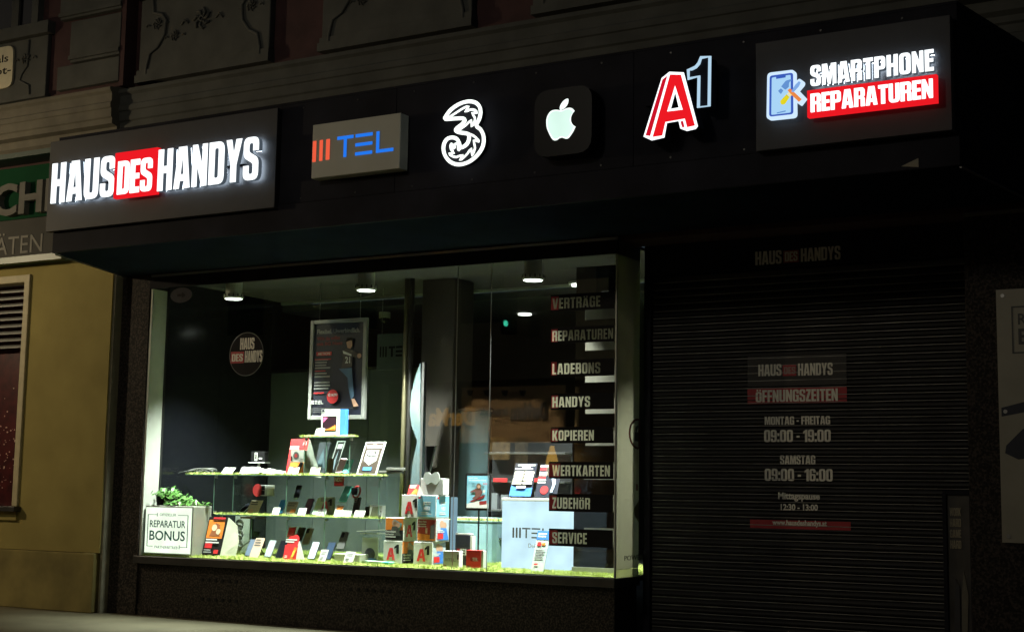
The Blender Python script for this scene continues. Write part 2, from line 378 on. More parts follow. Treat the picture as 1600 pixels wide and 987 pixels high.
# rusticated blocks of the left bay, each with a moulding under it
for (x0, x1, z0, z1) in ((-13.10, -12.09, 6.07, 6.36), (-12.91, -12.09, 6.47, 6.89), (-13.11, -12.09, 7.02, 7.45), (-12.91, -12.09, 7.57, 7.99)):
    bk = B('stone_block', MB().box(x0, x1, -.17, -.10, z0, z1), stone, bevel=.008)
    if z0 > 6.2: B('moulding', MB().box(x0, x1-.002, -.19, -.10, z0-.05, z0-.003).box(x0+.02, x1-.004, -.172, -.10, z0-.085, z0-.053), stone, bk)
B('pilaster_return', MB().box(-12.09, -12.02, -.16, .03, 6.0, 14), redwall)
# window aprons with scrolls
def ornament(mbk, cx, cz, y, s):
    for k in range(7):
        a = 2*math.pi*k/7; mbk.tube([(cx+math.cos(a)*.035*s, y, cz+math.sin(a)*.035*s), (cx+math.cos(a)*.085*s, y-.012, cz+math.sin(a)*.085*s), (cx+math.cos(a+.5)*.125*s, y, cz+math.sin(a+.5)*.125*s)], .016*s, 6)
    mbk.tube([(cx+.03*s*math.cos(t), y-.01, cz+.03*s*math.sin(t)) for t in np.linspace(0, 5.5, 10)], .012*s, 6)
    for dx in (-.2, .2): mbk.tube([(cx+dx*s, y, cz-.02*s), (cx+dx*1.3*s, y-.01, cz+.02*s), (cx+dx*1.55*s, y, cz-.03*s)], .012*s, 6)
def apron(x0, x1):
    a = B('window_apron', MB().box(x0, x1, -.06, .03, 6.18, 7.02), stone, bevel=.01)
    B('moulding', MB().box(x0-.04, x1+.01, -.085, .03, 6.03, 6.12).box(x0-.02, x1+.005, -.075, .03, 6.122, 6.178), stone, a)
    B('moulding', MB().box(x0-.05, x1+.02, -.15, .03, 7.03, 7.12).box(x0-.08, x1+.05, -.2, .03, 7.122, 7.2), stone, a)
    o = MB(); cx = (x0+x1)/2; ornament(o, cx-.02, 6.66, -.065, 1.); B('rosette', o, stone, a, smooth=True)
    o = MB()
    for sx in (-1, 1):
        o.tube([(cx+sx*q[0], -.066, q[1]) for q in ((.78, 7.02), (.76, 6.84), (.62, 6.80), (.56, 6.72), (.58, 6.55), (.68, 6.42), (.80, 6.36), (.84, 6.2), (.84, 6.04))], .02, 6)
        ornament(o, cx+sx*.70, 6.70, -.065, .55)
    ornament(o, cx-.42, 6.52, -.065, .5)
    B('scroll', o, stone, a, smooth=True)
for x0, x1 in ((-11.88, -9.95), (-9.23, -7.35), (-6.62, -4.75), (-4.0, -2.1)):
    apron(x0, x1)
    B('window', MB().box(x0+.25, x1-.25, -.02, .03, 7.2, 9.2), black_gl)
la = B('window_apron', MB().box(-15.2, -13.30, -.16, -.10, 6.08, 6.80), stone, bevel=.01)
B('moulding', MB().box(-15.2, -13.25, -.22, -.10, 6.81, 6.96).box(-15.2, -13.27, -.19, -.10, 6.03, 6.077), stone, la)
o = MB(); o.tube([(q[0], -.165, q[1]) for q in ((-13.62, 6.77), (-13.63, 6.45), (-13.72, 6.36), (-13.75, 6.28), (-13.58, 6.2), (-13.56, 6.04))], .016, 6); ornament(o, -13.66, 6.55, -.165, .6); B('scroll', o, stone, la, smooth=True)
wn = B('window', MB().box(-15.2, -13.58, -.115, -.10, 6.97, 9), black_gl)
B('window_frame', MB().box(-13.98, -13.86, -.15, -.117, 6.97, 9).box(-13.58, -13.47, -.19, -.10, 6.962, 9), stone, wn)

# ---------------------------------------------------------------- ochre ground floor of the neighbour
yb = thing('neighbouring_house', 'ochre rendered ground floor left of the shop, with stained plinth and slatted window', 'building', (-14, .1, 0))
Y0 = -.13
y_ = lambda n, mb, mat, par=None, **k: build(n, mb, mat, par or yb, world=True, **k)
WX, WZ0, WZ1 = -13.40, 1.15, 3.86
y_('wall', MB().box(WX, -12.05, Y0, .25, .66, 4.3).box(-19.4, WX, Y0, .25, .66, WZ0-.16).box(-19.4, WX, Y0, .25, WZ1, 4.3).box(-19.4, -14.9, Y0, .25, WZ0-.16, WZ1), yellow)
y_('plinth', MB().box(-19.4, -12.09, -.17, .25, 0, .655), yellow_d, bevel=.012)
y_('corner_strip', MB().box(-12.05, -12.02, -.11, .02, 0, 4.2), M('grey_return', (.22, .20, .14), .85, .2, 5., .3))
wf = y_('window', MB().box(-14.9, WX-.07, .06, .08, WZ0, WZ1-.07), M('festive_window_film', (.030, .004, .006), .3, c2=(.09, .012, .014), sc=9.))
y_('window_frame', MB().box(WX-.07, WX+.02, Y0-.03, .06, WZ0, WZ1+.02).box(-14.9, WX-.07, Y0-.02, .06, WZ1-.07, WZ1+.02), M('cream_frame', (.46, .40, .24), .6), wf, bevel=.008)
sl = MB()
for k in range(9): sl.hexa([(-14.9, -.06, 3.02+k*.084), (WX-.07, -.06, 3.02+k*.084), (WX-.07, .0, 3.05+k*.084), (-14.9, .0, 3.05+k*.084)], [(-14.9, -.06, 3.035+k*.084), (WX-.07, -.06, 3.035+k*.084), (WX-.07, .0, 3.065+k*.084), (-14.9, .0, 3.065+k*.084)])
y_('louvre', sl, M('louvre_grey', (.24, .24, .22), .5), wf)
sp = MB()
for _ in range(150):
    z = 1.35+abs(random.gauss(.35, .4)); x = random.uniform(-14.3, WX-.1); r = random.uniform(.003, .011)
    if z < 2.9: sp.disc(x, z, r, .052, .058, 7)
y_('glitter_print', sp, M('glitter_spots', (.62, .42, .34), .4), wf)
y_('window_sill', MB().box(-14.9, WX+.06, Y0-.1, -.0, WZ0-.06, WZ0), frame_dk, wf, bevel=.006)
y_('sill_apron', MB().box(-14.9, WX+.02, Y0-.03, 0, WZ0-.16, WZ0-.062), yellow, wf)

gs = thing('green_shop_sign', 'green neighbouring shop sign with raised grey letters, cut off at the photo edge', 'sign', (-14, -.13, 4.0))
g_ = lambda n, mb, mat, par=None, **k: build(n, mb, mat, par or gs, world=True, **k)
GX = -12.72
gp = g_('panel', MB().box(-17, GX, -.28, -.13, 4.53, 5.16), M('green_sign_panel', (.009, .055, .023), .85, .15, 2., spec=.05))
g_('lower_panel', MB().box(-17, GX, -.275, -.13, 4.08, 4.525), M('grey_sign_panel', (.085, .083, .075), .85, .1, 3., spec=.05))
g_('rain_hood', MB().box(-17, GX, -.42, -.13, 5.24, 5.30), M('green_hood', (.02, .05, .035), .5))
g_('bottom_trim', MB().box(-17, GX, -.30, -.13, 4.0, 4.075), M('green_trim', (.012, .07, .035), .4))
x0, x1, z0, z1 = rect(-28, 292, 62, 325, -.36)
g_('raised_lettering', sans('CHE', P(-10, 300, -.36)[0], P(97, 300, -.36)[0], P(40, 334, -.36)[2], P(40, 283, -.36)[2], -.36, .08, .03), M('sign_letter_grey', (.17, .165, .145), .8, spec=.05), gp)
g_('lower_lettering', sans('TÄTEN', P(-24, 380, -.28)[0], P(66, 380, -.28)[0], P(40, 395, -.28)[2], P(40, 361, -.28)[2], -.281, .005), M('sign_letter_pale', (.26, .25, .22), .8, spec=.05))

sg = thing('street_name_plate', 'cream enamel street plate with black lettering on the upper left wall', 'street sign', (-14.1, -.17, 6.2))
a = P(22, 72, -.19); b = P(22, 142, -.19)
pts = [(-14.75, 6.20, .07), (a[0], 6.22, .10), (a[0]-.01, 6.74, .10), (-14.75, 6.76, .07)]
build('plate', MB().prism(_rnd(pts), -.19, -.165), cream, sg, world=True)
tx = sans('damals', -14.52, a[0]-.09, 6.545, 6.64, -.192, .003, .01); sans('Haupt-', -14.55, a[0]-.03, 6.36, 6.49, -.192, .003, .01, tx)
build('lettering', tx, black_p, sg, world=True)

# ---------------------------------------------------------------- black canopy
cn = thing('sign_canopy', 'long black box canopy carrying the illuminated signs over the shop', 'canopy', (-7, 0, FB))
c_ = lambda n, mb, mat, par=None, **k: build(n, mb, mat, par or cn, world=True, **k)
XL, XR = -11.47, -2.272
for a_, b_ in ((XL, -9.62), (-9.616, -7.20), (-7.196, -4.86), (-4.856, XR)):
    c_('front_panel', MB().box(a_, b_, FY, FY+.03, FB+.25, FT), black_metal, bevel=.003)
scr = MB()
for x_ in np.arange(XL+.12, XR, .62):
    for z_ in (FB+.29, FT-.05): scr.disc(x_, z_, .009, FY-.003, FY-.0005, 8)
c_('screw', scr, M('dark_screw', (.05, .05, .05), .4, metal=.6))['kind'] = 'stuff'
c_('panel_backing', MB().box(XL+.01, XR-.01, FY+.031, FY+.05, FB+.25, FT-.01), black_p)
c_('lower_edge', MB().box(XL, XR, FY-.012, FY+.03, FB, FB+.245), black_metal)
c_('soffit', MB().hexa([(XL+.005, FY+.031, FB+.001), (XR-.005, FY+.031, FB+.001), (-2.05, .0, FB+.001), (-11.98, .0, FB+.001)], [(XL+.005, FY+.031, FB+.03), (XR-.005, FY+.031, FB+.03), (-2.05, .0, FB+.03), (-11.98, .0, FB+.03)]), soffit_m)
c_('end_panel', MB().hexa([(XR-.03, FY+.03, FB+.031), (XR, FY+.03, FB+.031), (-2.045, 0, FB+.031), (-2.075, 0, FB+.031)], [(XR-.03, FY+.03, FT), (XR, FY+.03, FT), (-2.045, 0, FT), (-2.075, 0, FT)]), black_metal)
c_('end_panel', MB().hexa([(XL, FY+.03, FB+.031), (XL+.03, FY+.03, FB+.031), (-11.95, 0, FB+.031), (-11.98, 0, FB+.031)], [(XL, FY+.03, FT), (XL+.03, FY+.03, FT), (-11.95, 0, FT), (-11.98, 0, FT)]), black_metal)
c_('top_sheet', MB().hexa([(XL, FY, FT+.001), (XR, FY, FT+.001), (-2.05, -.02, FT+.001), (-11.98, -.02, FT+.001)], [(XL, FY, FT+.02), (XR, FY, FT+.02), (-2.05, -.02, FT+.09), (-11.98, -.02, FT+.09)]), black_metal)
c_('edge_trim', MB().hexa([(XR-.008, FY+.02, FB-.014), (XR+.006, FY+.02, FB-.014), (-2.04, 0, FB-.014), (-2.055, 0, FB-.014)], [(XR-.008, FY+.02, FB-.001), (XR+.006, FY+.02, FB-.001), (-2.04, 0, FB-.001), (-2.055, 0, FB-.001)]), alu); c_('edge_trim', MB().hexa([(XL-.006, FY+.02, FB-.014), (XL+.008, FY+.02, FB-.014), (-11.97, 0, FB-.014), (-11.985, 0, FB-.014)], [(XL-.006, FY+.02, FB-.001), (XL+.008, FY+.02, FB-.001), (-11.97, 0, FB-.001), (-11.985, 0, FB-.001)]), alu)
a = P(1408, 260, FY-.016); b = P(1435, 247, FY-.016)
c_('torn_patch', MB().prism([(a[0], a[2]), (b[0], FB+.012), (b[0], b[2])], FY-.016, FY-.0125), M('bare_patch', (.26, .24, .18), .7))

# ---------------------------------------------------------------- illuminated signs
def board(root, x0, y0, x1, y1, yf, t, mat, **k):
    X0, X1, z0, z1 = rect(x0, y0, x1, y1, yf)
    return build('board', MB().box(X0, X1, yf, yf+t, z0, z1), mat, root, world=True, bevel=.004), (X0, X1, z0, z1)
BY = FY-.07
s1 = thing('letter_sign', 'long anthracite board with glowing white letters and a red square, at the left canopy end', 'shop sign', (-10, FY, 4.1), group='boards of raised lit letters')
X0, X1 = P(79, 225, BY)[0], P(434, 170, BY)[0]
build('board', MB().box(X0, X1, BY, FY-.001, P(75, 362, BY)[2], P(80, 222, BY)[2]), board_m, s1, world=True, bevel=.004)
LY = BY-.09
def halo_letters(root, s, x0, x1, z0, z1, y, name='lettering'):
    o = build(name, heavy(s, x0, x1, z0, z1, y, .006, .07), lamp_wh, root, world=True)
    build('letter_sides', heavy(s, x0, x1, z0, z1, y+.0065, .05, .07), side_wh, o, world=True)
    build('back_light', heavy(s, x0+.006, x1-.006, z0+.006, z1-.006, y+.057, .002, .07), E('halo_led', (.72, .86, 1.), 9.), o, world=True)
    return o
r_ = lambda *a: rect(*a, LY)
q = r_(82, 257, 176.5, 309.5); halo_letters(s1, 'HAUS', q[0], q[1], P(81, 318, LY)[2], P(83, 256, LY)[2], LY)
q = r_(180.5, 239.5, 243, 301); rb = build('red_square', MB().box(q[0], q[1], LY, LY+.05, P(180, 310, LY)[2], P(181, 239.5, LY)[2]), lamp_rd, s1, world=True)
q = r_(186, 253, 237, 298); build('square_lettering', heavy('DES', q[0], q[1], q[2], q[3]-.0, LY-.012, .011, .06), lamp_wh, rb, world=True)
q = r_(248, 236, 402, 284); halo_letters(s1, 'HANDYS', q[0], q[1], P(245, 299, LY)[2], P(248, 234.5, LY)[2], LY)
build('standoff', MB().box(X0+.3, X1-.35, LY+.051, BY-.001, 4.42, 4.44), black_metal, s1, world=True)

s2 = thing('light_box_sign', 'boxy beige light box with three red bars and blue letters', 'shop sign', (-8, FY, 4.3))
MY = FY-.13
X0, X1, z0, z1 = rect(489, 197, 624, 262, MY); z1 = (P(489, 196, MY)[2]+P(624, 176, MY)[2])/2; z0 = (P(487, 279, MY)[2]+P(621, 263.5, MY)[2])/2
build('box', MB().box(X0, X1, MY, FY-.001, z0, z1), M('beige_box', (.55, .54, .45), .5, .05, 3.), s2, world=True, bevel=.006)
zz = lambda pts, Y: zp(pts, 2.598, 450, 0, Y)
for xb in ((120, 134), (147, 160), (173, 188)):
    q = zz([(xb[0], 0), (xb[1], 0)], MY-.004); za, zb = P(450+xb[0]/2.598, 252.5+(120-xb[0])/16, MY)[2], P(450+xb[0]/2.598, 220+(120-xb[0])/18, MY)[2]
    build('red_bar', MB().box(q[0][0], q[1][0], MY-.004, MY+.02, za, zb), lamp_or, s2, world=True, bevel=.003)
def tel(mbk, x0, x1, z0, z1, y, d, th=.17):
    "T, three bars, L"
    W = x1-x0; H = z1-z0; t = H*th
    mbk.box(x0, x0+W*.29, y, y+d, z1-t, z1).box(x0+W*.145-t*.55, x0+W*.145+t*.55, y, y+d, z0, z1-t-.001)
    for k in range(3): mbk.box(x0+W*.33, x0+W*.63, y, y+d, z0+(H-t)*k/2, z0+(H-t)*k/2+t)
    mbk.box(x0+W*.70, x0+W*.70+t*1.1, y, y+d, z0, z1).box(x0+W*.70+t*1.1+.0005, x1, y, y+d, z0, z0+t); return mbk
def emblem_bars(mbk, x0, x1, z0, z1, y, d):
    for k in range(3): mbk.box(x0+(x1-x0)*k*.4, x0+(x1-x0)*(k*.4+.2), y, y+d, z0, z1)
    return mbk
xa, xb = P(450+200/2.598, 230, MY)[0], P(450+428/2.598, 230, MY)[0]
build('blue_lettering', tel(MB(), xa, xb, P(450+230/2.598, 245.5, MY)[2], P(450+215/2.598, 213.5, MY)[2], MY-.004, .02, .145), lamp_bl, s2, world=True)

s3 = thing('curled_numeral_sign', 'white neon outline of a curling number three with flame shaped hooks', 'neon sign', (-6.7, FY, 4.3))
NY = FY-.08
to3 = lambda pts: [(x, NY, z) for x, z in zp(pts, 7.9, 680, 145, NY)]
outer = [(125,325),(140,280),(190,215),(270,155),(350,120),(430,108),(500,125),(545,170),(560,240),(545,320),(508,405),(560,455),(595,530),(597,620),(570,700),(510,780),(430,845),(350,878),(270,885),(190,855),(130,790),(103,710),(110,630),(150,570),(210,553),(265,570),(295,620),(312,675),(360,660),(400,620),(418,560),(405,510),(300,490),(255,468),(272,435),(330,390),(365,345),(340,318),(240,320)]
build('outline_tube', MB().tube(to3(catmull(outer, 4)), .0165, 8, True), tube_wh, s3, world=True, smooth=True)
for L in ([(150,318),(270,240),(350,190),(412,168),(372,238),(430,210),(490,215),(515,250),(455,250),(490,310),(480,370),(450,418),(445,340),(380,400),(285,468)],
          [(405,505),(470,530),(520,575),(540,603),(475,590),(492,680),(455,775),(445,690),(400,750),(350,800),(305,835),(338,770),(260,795),(205,780),(172,752),(232,745),(195,700),(188,650),(205,625)],
          [(205,625),(212,685),(240,680),(238,635),(275,635),(282,690),(290,712),(312,680)]):
    build('inner_tube', MB().tube(to3(catmull(L, 2, False)), .0105, 6), tube_wh, s3, world=True, smooth=True)
build('back_plate', MB().prism([(x, z) for x, _, z in to3(catmull(outer, 2))], FY-.05, FY-.001), black_metal, s3, world=True)

s4 = thing('fruit_emblem_sign', 'glowing mint white bitten fruit on a black rounded square box', 'shop sign', (-5.4, FY, 4.3))
AY = FY-.16
z8 = lambda pts: zp(pts, 8.227, 830, 130, AY-.002)
X0, X1 = P(835, 190, AY)[0], P(924.5, 190, AY)[0]; z0, z1 = P(833, 247.5, AY)[2], P(836, 143.5, AY)[2]
build('box', MB().prism(_rnd([(X0, z0, .13), (X1, z0, .13), (X1, z1, .13), (X0, z1, .13)]), AY, FY-.001), M('black_acrylic_box', (.005, .005, .006), .4, .1, spec=.2), s4, world=True)
body = catmull([(380,352),(340,345),(300,345),(255,360),(220,400),(197,460),(195,530),(205,590),(235,660),(270,720),(300,738),(335,730),(365,708),(400,702),(440,715),(475,710),(510,670),(545,615)], 4, False)+[(570,560)]+catmull([(570,560),(535,535),(512,490),(512,440),(530,395),(558,358)], 4, False)+catmull([(558,358),(525,325),(485,318),(440,330),(400,350)], 4, False)
build('fruit_rim', MB().prism(z8(body), AY-.003, AY-.0005), mint_edge, s4, world=True)
cxy = np.array([375., 530.]); inn = [tuple(cxy+(np.array(p)-cxy)*.90) for p in body]
build('fruit', MB().prism(z8(inn), AY-.006, AY-.0035), mint, s4, world=True)
build('leaf', MB().prism(z8(catmull([(372,345),(370,300),(400,245),(440,210),(475,203),(475,250),(450,300),(410,335)], 4)), AY-.003, AY-.0005), mint_edge, s4, world=True)

s5 = thing('letter_and_numeral_sign', 'glowing red letter with white edges and a pale outlined numeral beside it', 'shop sign', (-4.7, FY, 4.3))
VY = FY-.20
z6 = lambda pts, Y=VY: zp(pts, 6.17, 990, 75, Y)
out = [(275,295),(350,234),(485,240),(620,755),(600,782),(515,802),(455,780),(437,705),(322,725),(297,865),(175,893),(100,858)]
hole = [(403,425),(440,577),(358,592)]
build('letter_body', MB().prism(z6(out), VY+.002, VY+.13, [z6(hole)]), black_metal, s5, world=True)
build('white_rim', MB().prism(z6(out), VY-.01, VY+.001, [z6(hole)]), lamp_wh, s5, world=True)
build('red_face', MB().prism(z6([(358,262),(462,264),(597,752),(522,768),(500,685),(312,718),(282,848),(190,862)]), VY-.014, VY-.0105, [z6([(405,365),(481,600),(328,618)])]), lamp_rd, s5, world=True)
build('red_side', MB().prism(z6([(285,310),(330,275),(165,852),(122,848)]), VY-.014, VY-.0105), E('lit_crimson_acrylic', (.8, .008, .03), .75), s5, world=True)
build('red_side', MB().prism(z6([(458,714),(482,708),(497,768),(474,768)]), VY-.014, VY-.0105), _M['lit_crimson_acrylic'], s5, world=True)
one = [(650,95),(735,85),(728,560),(625,572),(630,275),(530,298),(527,215),(560,205),(600,185),(630,150)]
build('numeral_body', MB().prism(z6(one), VY+.012, VY+.15), black_metal, s5, world=True)
build('numeral_outline', MB().tube([(x, VY, z) for x, z in z6(one)], .0135, 8, True), tube_bl, s5, world=True)
build('bracket', MB().box(-4.72, -4.60, VY+.131, FY-.001, 4.5, 4.54), black_metal, s5, world=True)

s6 = thing('repair_sign', 'wide grey board with lit phone picture, white letters and red bar, right canopy end', 'shop sign', (-3.4, FY, 4.1), group='boards of raised lit letters')
RY = FY-.10
X0, X1 = P(1181, 150, RY)[0], P(1486, 100, RY)[0]
build('board', MB().box(X0, X1, RY, FY-.001, (P(1181, 237, RY)[2]+P(1486, 203, RY)[2])/2, (P(1182, 69, RY)[2]+P(1485, 22, RY)[2])/2), board_m, s6, world=True, bevel=.004)
SY = RY-.085
r_ = lambda *a: rect(*a, SY)
q = r_(1266, 103, 1459, 108); zt = P(1267, 103, SY)[2]; zb = P(1268, 135, SY)[2]
halo_letters(s6, 'SMARTPHONE', q[0], q[1], zb, zt, SY)
q = r_(1261, 141, 1464, 157); rb = build('red_bar', MB().box(q[0], q[1], SY, SY+.05, P(1262, 183.5, SY)[2], P(1261, 142, SY)[2]), lamp_rd, s6, world=True)
q = r_(1267, 148, 1458, 150); build('bar_lettering', heavy('REPARATUREN', q[0], q[1], P(1268, 176, SY)[2], P(1268, 147.5, SY)[2], SY-.012, .011, .055), lamp_wh, rb, world=True)
z9 = lambda pts, Y=SY: zp(pts, 9.4, 1185, 95, Y)
ic = build('phone_picture', MB().prism(z9(_rnd([(118,865,60),(130,180,60),(535,130,60),(533,320,0),(600,262,20),(660,300,20),(652,345,15),(580,430,0),(690,545,15),(610,650,20),(540,600,0),(545,820,60)])), SY, SY+.05), E('lit_pale_blue', (.62, .80, 1.), 1.05), s6, world=True)
build('phone_outline', MB().prism(z9(_rnd([(160,825,40),(168,225,40),(510,178,40),(515,785,40)])), SY-.004, SY-.001, [z9(_rnd([(190,800,20),(197,250,20),(478,208,20),(480,765,20)]))]), E('lit_blue_line', (.05, .13, .62), .8), ic, world=True)
build('phone_screen', MB().prism(z9(_rnd([(191,799,20),(198,251,20),(477,209,20),(479,764,20)])), SY-.003, SY-.001), E('lit_sky_blue', (.42, .70, .98), .95), ic, world=True)
build('notch', MB().prism(z9([(262,215),(405,195),(402,250),(265,272)]), SY-.006, SY-.0045), _M['lit_blue_line'], ic, world=True)
def blob(n, pts, mat, y=SY-.008): build(n, MB().prism(z9(pts), y, y+.0025), mat, ic, world=True)
blob('hammer_head', _rnd([(340,385,0),(405,300,20),(490,275,8),(490,295,8),(455,320,20),(450,390,0),(400,432,10)]), E('lit_steel_blue', (.16, .36, .80), .8))
blob('hammer_face', [(293,450),(335,412),(370,440),(335,495)], _M['lit_steel_blue'])
blob('hammer_handle', [(432,440),(470,410),(640,570),(600,610),(505,520)], E('lit_orange', (1., .30, .07), .85))
blob('screwdriver_blade', [(490,460),(545,365),(600,308),(628,325),(600,385),(520,470)], E('lit_tool_blue', (.26, .48, .92), .85), SY-.011)
blob('screwdriver_handle', _rnd([(325,600,15),(420,500,0),(465,540,0),(390,650,25),(340,650,20)]), E('lit_yellow', (.92, .78, .02), .85), SY-.011)
blob('screwdriver_collar', [(428,492),(455,465),(498,510),(470,535)], E('lit_cream', (.95, .85, .45), .9), SY-.011)
blob('button_dots', [(275,765),(405,735),(403,752),(275,780)], _M['lit_steel_blue'])

# ---------------------------------------------------------------- street lamp lighting the ochre wall, further left
LP = (-17.2, -4.0, 4.75)
sl_ = thing('street_lamp', 'slim dark street lamp with a warm lantern by the kerb, left of the ochre house', 'street lamp', (LP[0], -2.9, 0))
l_ = lambda n, mb, mat, par=None, **k: build(n, mb, mat, par or sl_, world=True, **k)
l_('post', MB().lathe([(.11, 0), (.11, .5), (.07, .6), (.05, 4.9), (.045, 5.05)], 14, (LP[0], -2.9, 0)), frame_dk, smooth=True)
l_('arm', MB().tube([(LP[0], -2.9, 4.95), (LP[0], -3.3, 5.04), (LP[0], -4.0, 5.0)], .03, 8), frame_dk, smooth=True)
hd = l_('lantern', MB().lathe([(.05, .24), (.20, .15), (.27, .05)], 20, LP), frame_dk, smooth=True)
l_('lantern_lens', MB().lathe([(.12, .048), (.10, .035), (.04, .028)], 16, LP), E('warm_lamp_glass', (1, .72, .36), 8.), hd, smooth=True)
ld = bpy.data.lights.new('lantern_light', 'POINT'); ld.energy = LAMP_W; ld.color = (1., .80, .50); ld.shadow_soft_size = .06
lo = bpy.data.objects.new('lantern_light', ld); COL.objects.link(lo); lo.parent = hd; lo.location = (0, LP[1]+2.9, LP[2]-.045)
L2 = (-8.5, -13.6, 8.2)                   # unseen lamp added behind the camera as frontal fill light
s2_ = thing('hanging_fill_lamp', 'added fill lamp with bell shade, hung unseen on a wire over the road', 'street lamp', L2)
build('shade', MB().lathe([(.06, .30), (.20, .22), (.30, .05), (.29, .05), (.19, .20)], 20), frame_dk, s2_, smooth=True)
build('lens', MB().lathe([(.17, .10), (.14, .04), (.05, .01)], 16), E('fill_lamp_glass', (1, .86, .62), 6.), s2_, smooth=True)
build('wire', MB().tube([(-14, 0, .62), (0, 0, .42), (14, 0, .62)], .008, 5).tube([(0, 0, .42), (0, 0, .29)], .012, 6), frame_dk, s2_)
ld = bpy.data.lights.new('hung_fill_light', 'POINT'); ld.energy = FILL_W; ld.color = (1., .91, .74); ld.shadow_soft_size = .7
lo = bpy.data.objects.new('hung_fill_light', ld); COL.objects.link(lo); lo.parent = s2_; lo.location = (0, 0, -.17)

# ================================================================== SHOP WINDOW
SX0, SX1, SZ, GZ, CZ = -11.56, -5.745, .655, 3.62, 3.74
win = thing('shop_window', 'large lit bay window of the phone shop with a dark metal frame', 'shop window', (-8.6, 0, .56))
w_ = lambda n, mb, mat, par=None, **k: build(n, mb, mat, par or win, world=True, **k)
w_('sill', MB().box(SX0-.06, SX1+.02, -.05, .50, .565, SZ-.008), frame_dk, bevel=.006)
w_('header_box', MB().box(SX0-.03, SX1+.005, -.015, .03, GZ, FB-.02), black_metal)
w_('header_trim', MB().box(SX0, SX1+.005, -.03, -.016, FB-.035, FB-.012).box(SX1+.006, SX1+.018, -.03, .5, FB-.035, FB-.012), alu)
w_('side_header', MB().box(SX1-.03, SX1+.004, .03, .5, GZ, FB-.02), M('grey_side_header', (.20, .20, .18), .5))
g = 0
for (a, b) in ((SX0+.005, P(712, 600)[0]-.003), (P(712, 600)[0]+.003, P(765, 600)[0]-.003), (P(765, 600)[0]+.003, SX1-.012)):
    gp = w_('glass_pane', MB().box(a, b, 0, .008, SZ-.006, GZ+.01), glass_w)
w_('glass_joint', MB().box(P(712, 600)[0]-.0028, P(712, 600)[0]+.0028, .001, .009, SZ, GZ), alu)
w_('glass_joint', MB().box(P(765, 600)[0]-.0028, P(765, 600)[0]+.0028, .001, .009, SZ, GZ), alu)
w_('corner_post', MB().box(SX1-.011, SX1+.004, -.006, .016, SZ-.006, GZ+.0), M('pale_corner_strip', (.55, .58, .52), .35), bevel=.003)
w_('reveal', MB().box(SX0-.03, SX0, .012, .24, SZ-.006, GZ), M('white_reveal', (.52, .55, .49), .6, .05))
sp_ = w_('side_panel', MB().box(SX1-.008, SX1+.002, .018, .5, SZ+.07, GZ), TRANS('pale_side_panel', (.52, .52, .43)))
w_('side_strip', MB().box(SX1-.006, SX1+.001, .018, .5, SZ-.006, SZ+.068), TRANS('frosted_strip', (.60, .62, .42)))
w_('display_ceiling', MB().box(SX0, SX1-.012, .03, 2.27, CZ, CZ+.03), ceil_m)
w_('ceiling_edge', MB().box(SX0, SX1-.012, 2.271, 2.30, CZ-.03, CZ+.03), M('white_edge', (.72, .75, .70), .5))
# print on the glass return (seen from the street on its outer face)
def side_print(n, pts_yz, mat, r=None):
    mbk = MB()
    if r: mbk.tube([(SX1+.004, y, z) for y, z in pts_yz], r, 6, True)
    else: mbk.add([(SX1+.003, y, z) for y, z in pts_yz], [tuple(range(len(pts_yz)))])
    return w_(n, mbk, mat, sp_)
def SP(x, y):   # point of the return plane seen at photo (x, y)
    d = RM.T @ np.array([(x-800)/FPX, -(y-493.5)/FPX, 1.]); q = CAM+d*((SX1+.003-CAM[0])/d[0]); return q[1], q[2]
dkred_v = M('brown_red_vinyl', (.16, .03, .03), .6); gr_v = M('grey_vinyl', (.09, .085, .075), .6)
cy0, cz0 = SP(992, 677); cy0 = .47
side_print('lock_ring', [(min(.495, cy0+.19*math.cos(t)), cz0+.135*math.sin(t)) for t in np.linspace(0, 2*math.pi, 25)[:-1]], dkred_v, .011)
side_print('padlock', [(cy0-.07, cz0-.07), (.497, cz0-.07), (.497, cz0+.015), (cy0-.07, cz0+.015)], gr_v)
side_print('padlock_shackle', [(cy0-.045, cz0+.016), (cy0-.045, cz0+.055), (cy0-.01, cz0+.075), (.497, cz0+.075), (.497, cz0+.066), (cy0-.01, cz0+.062)], gr_v, .006)
side_print('cable_print', [(cy0-.02, cz0-.14), (cy0-.01, cz0-.14), (cy0-.01, cz0-.47), (cy0-.02, cz0-.47)], dkred_v)
side_print('cable_print', [(cy0-.035, cz0-.47), (cy0+.005, cz0-.47), (cy0+.005, cz0-.53), (cy0-.035, cz0-.53)], dkred_v)
side_print('fan_print', [(.497, cz0-.62), (cy0-.08, cz0-.70), (cy0-.06, cz0-.76), (.497, cz0-.83)], M('olive_vinyl', (.2, .19, .06), .6))
pw = sans('POWER', .19, .60, .80, .845, 0, .001, .01)
pw.v = [(SX1+.004-y, x, z) for x, y, z in pw.v]; w_('side_lettering', pw, gr_v, sp_)

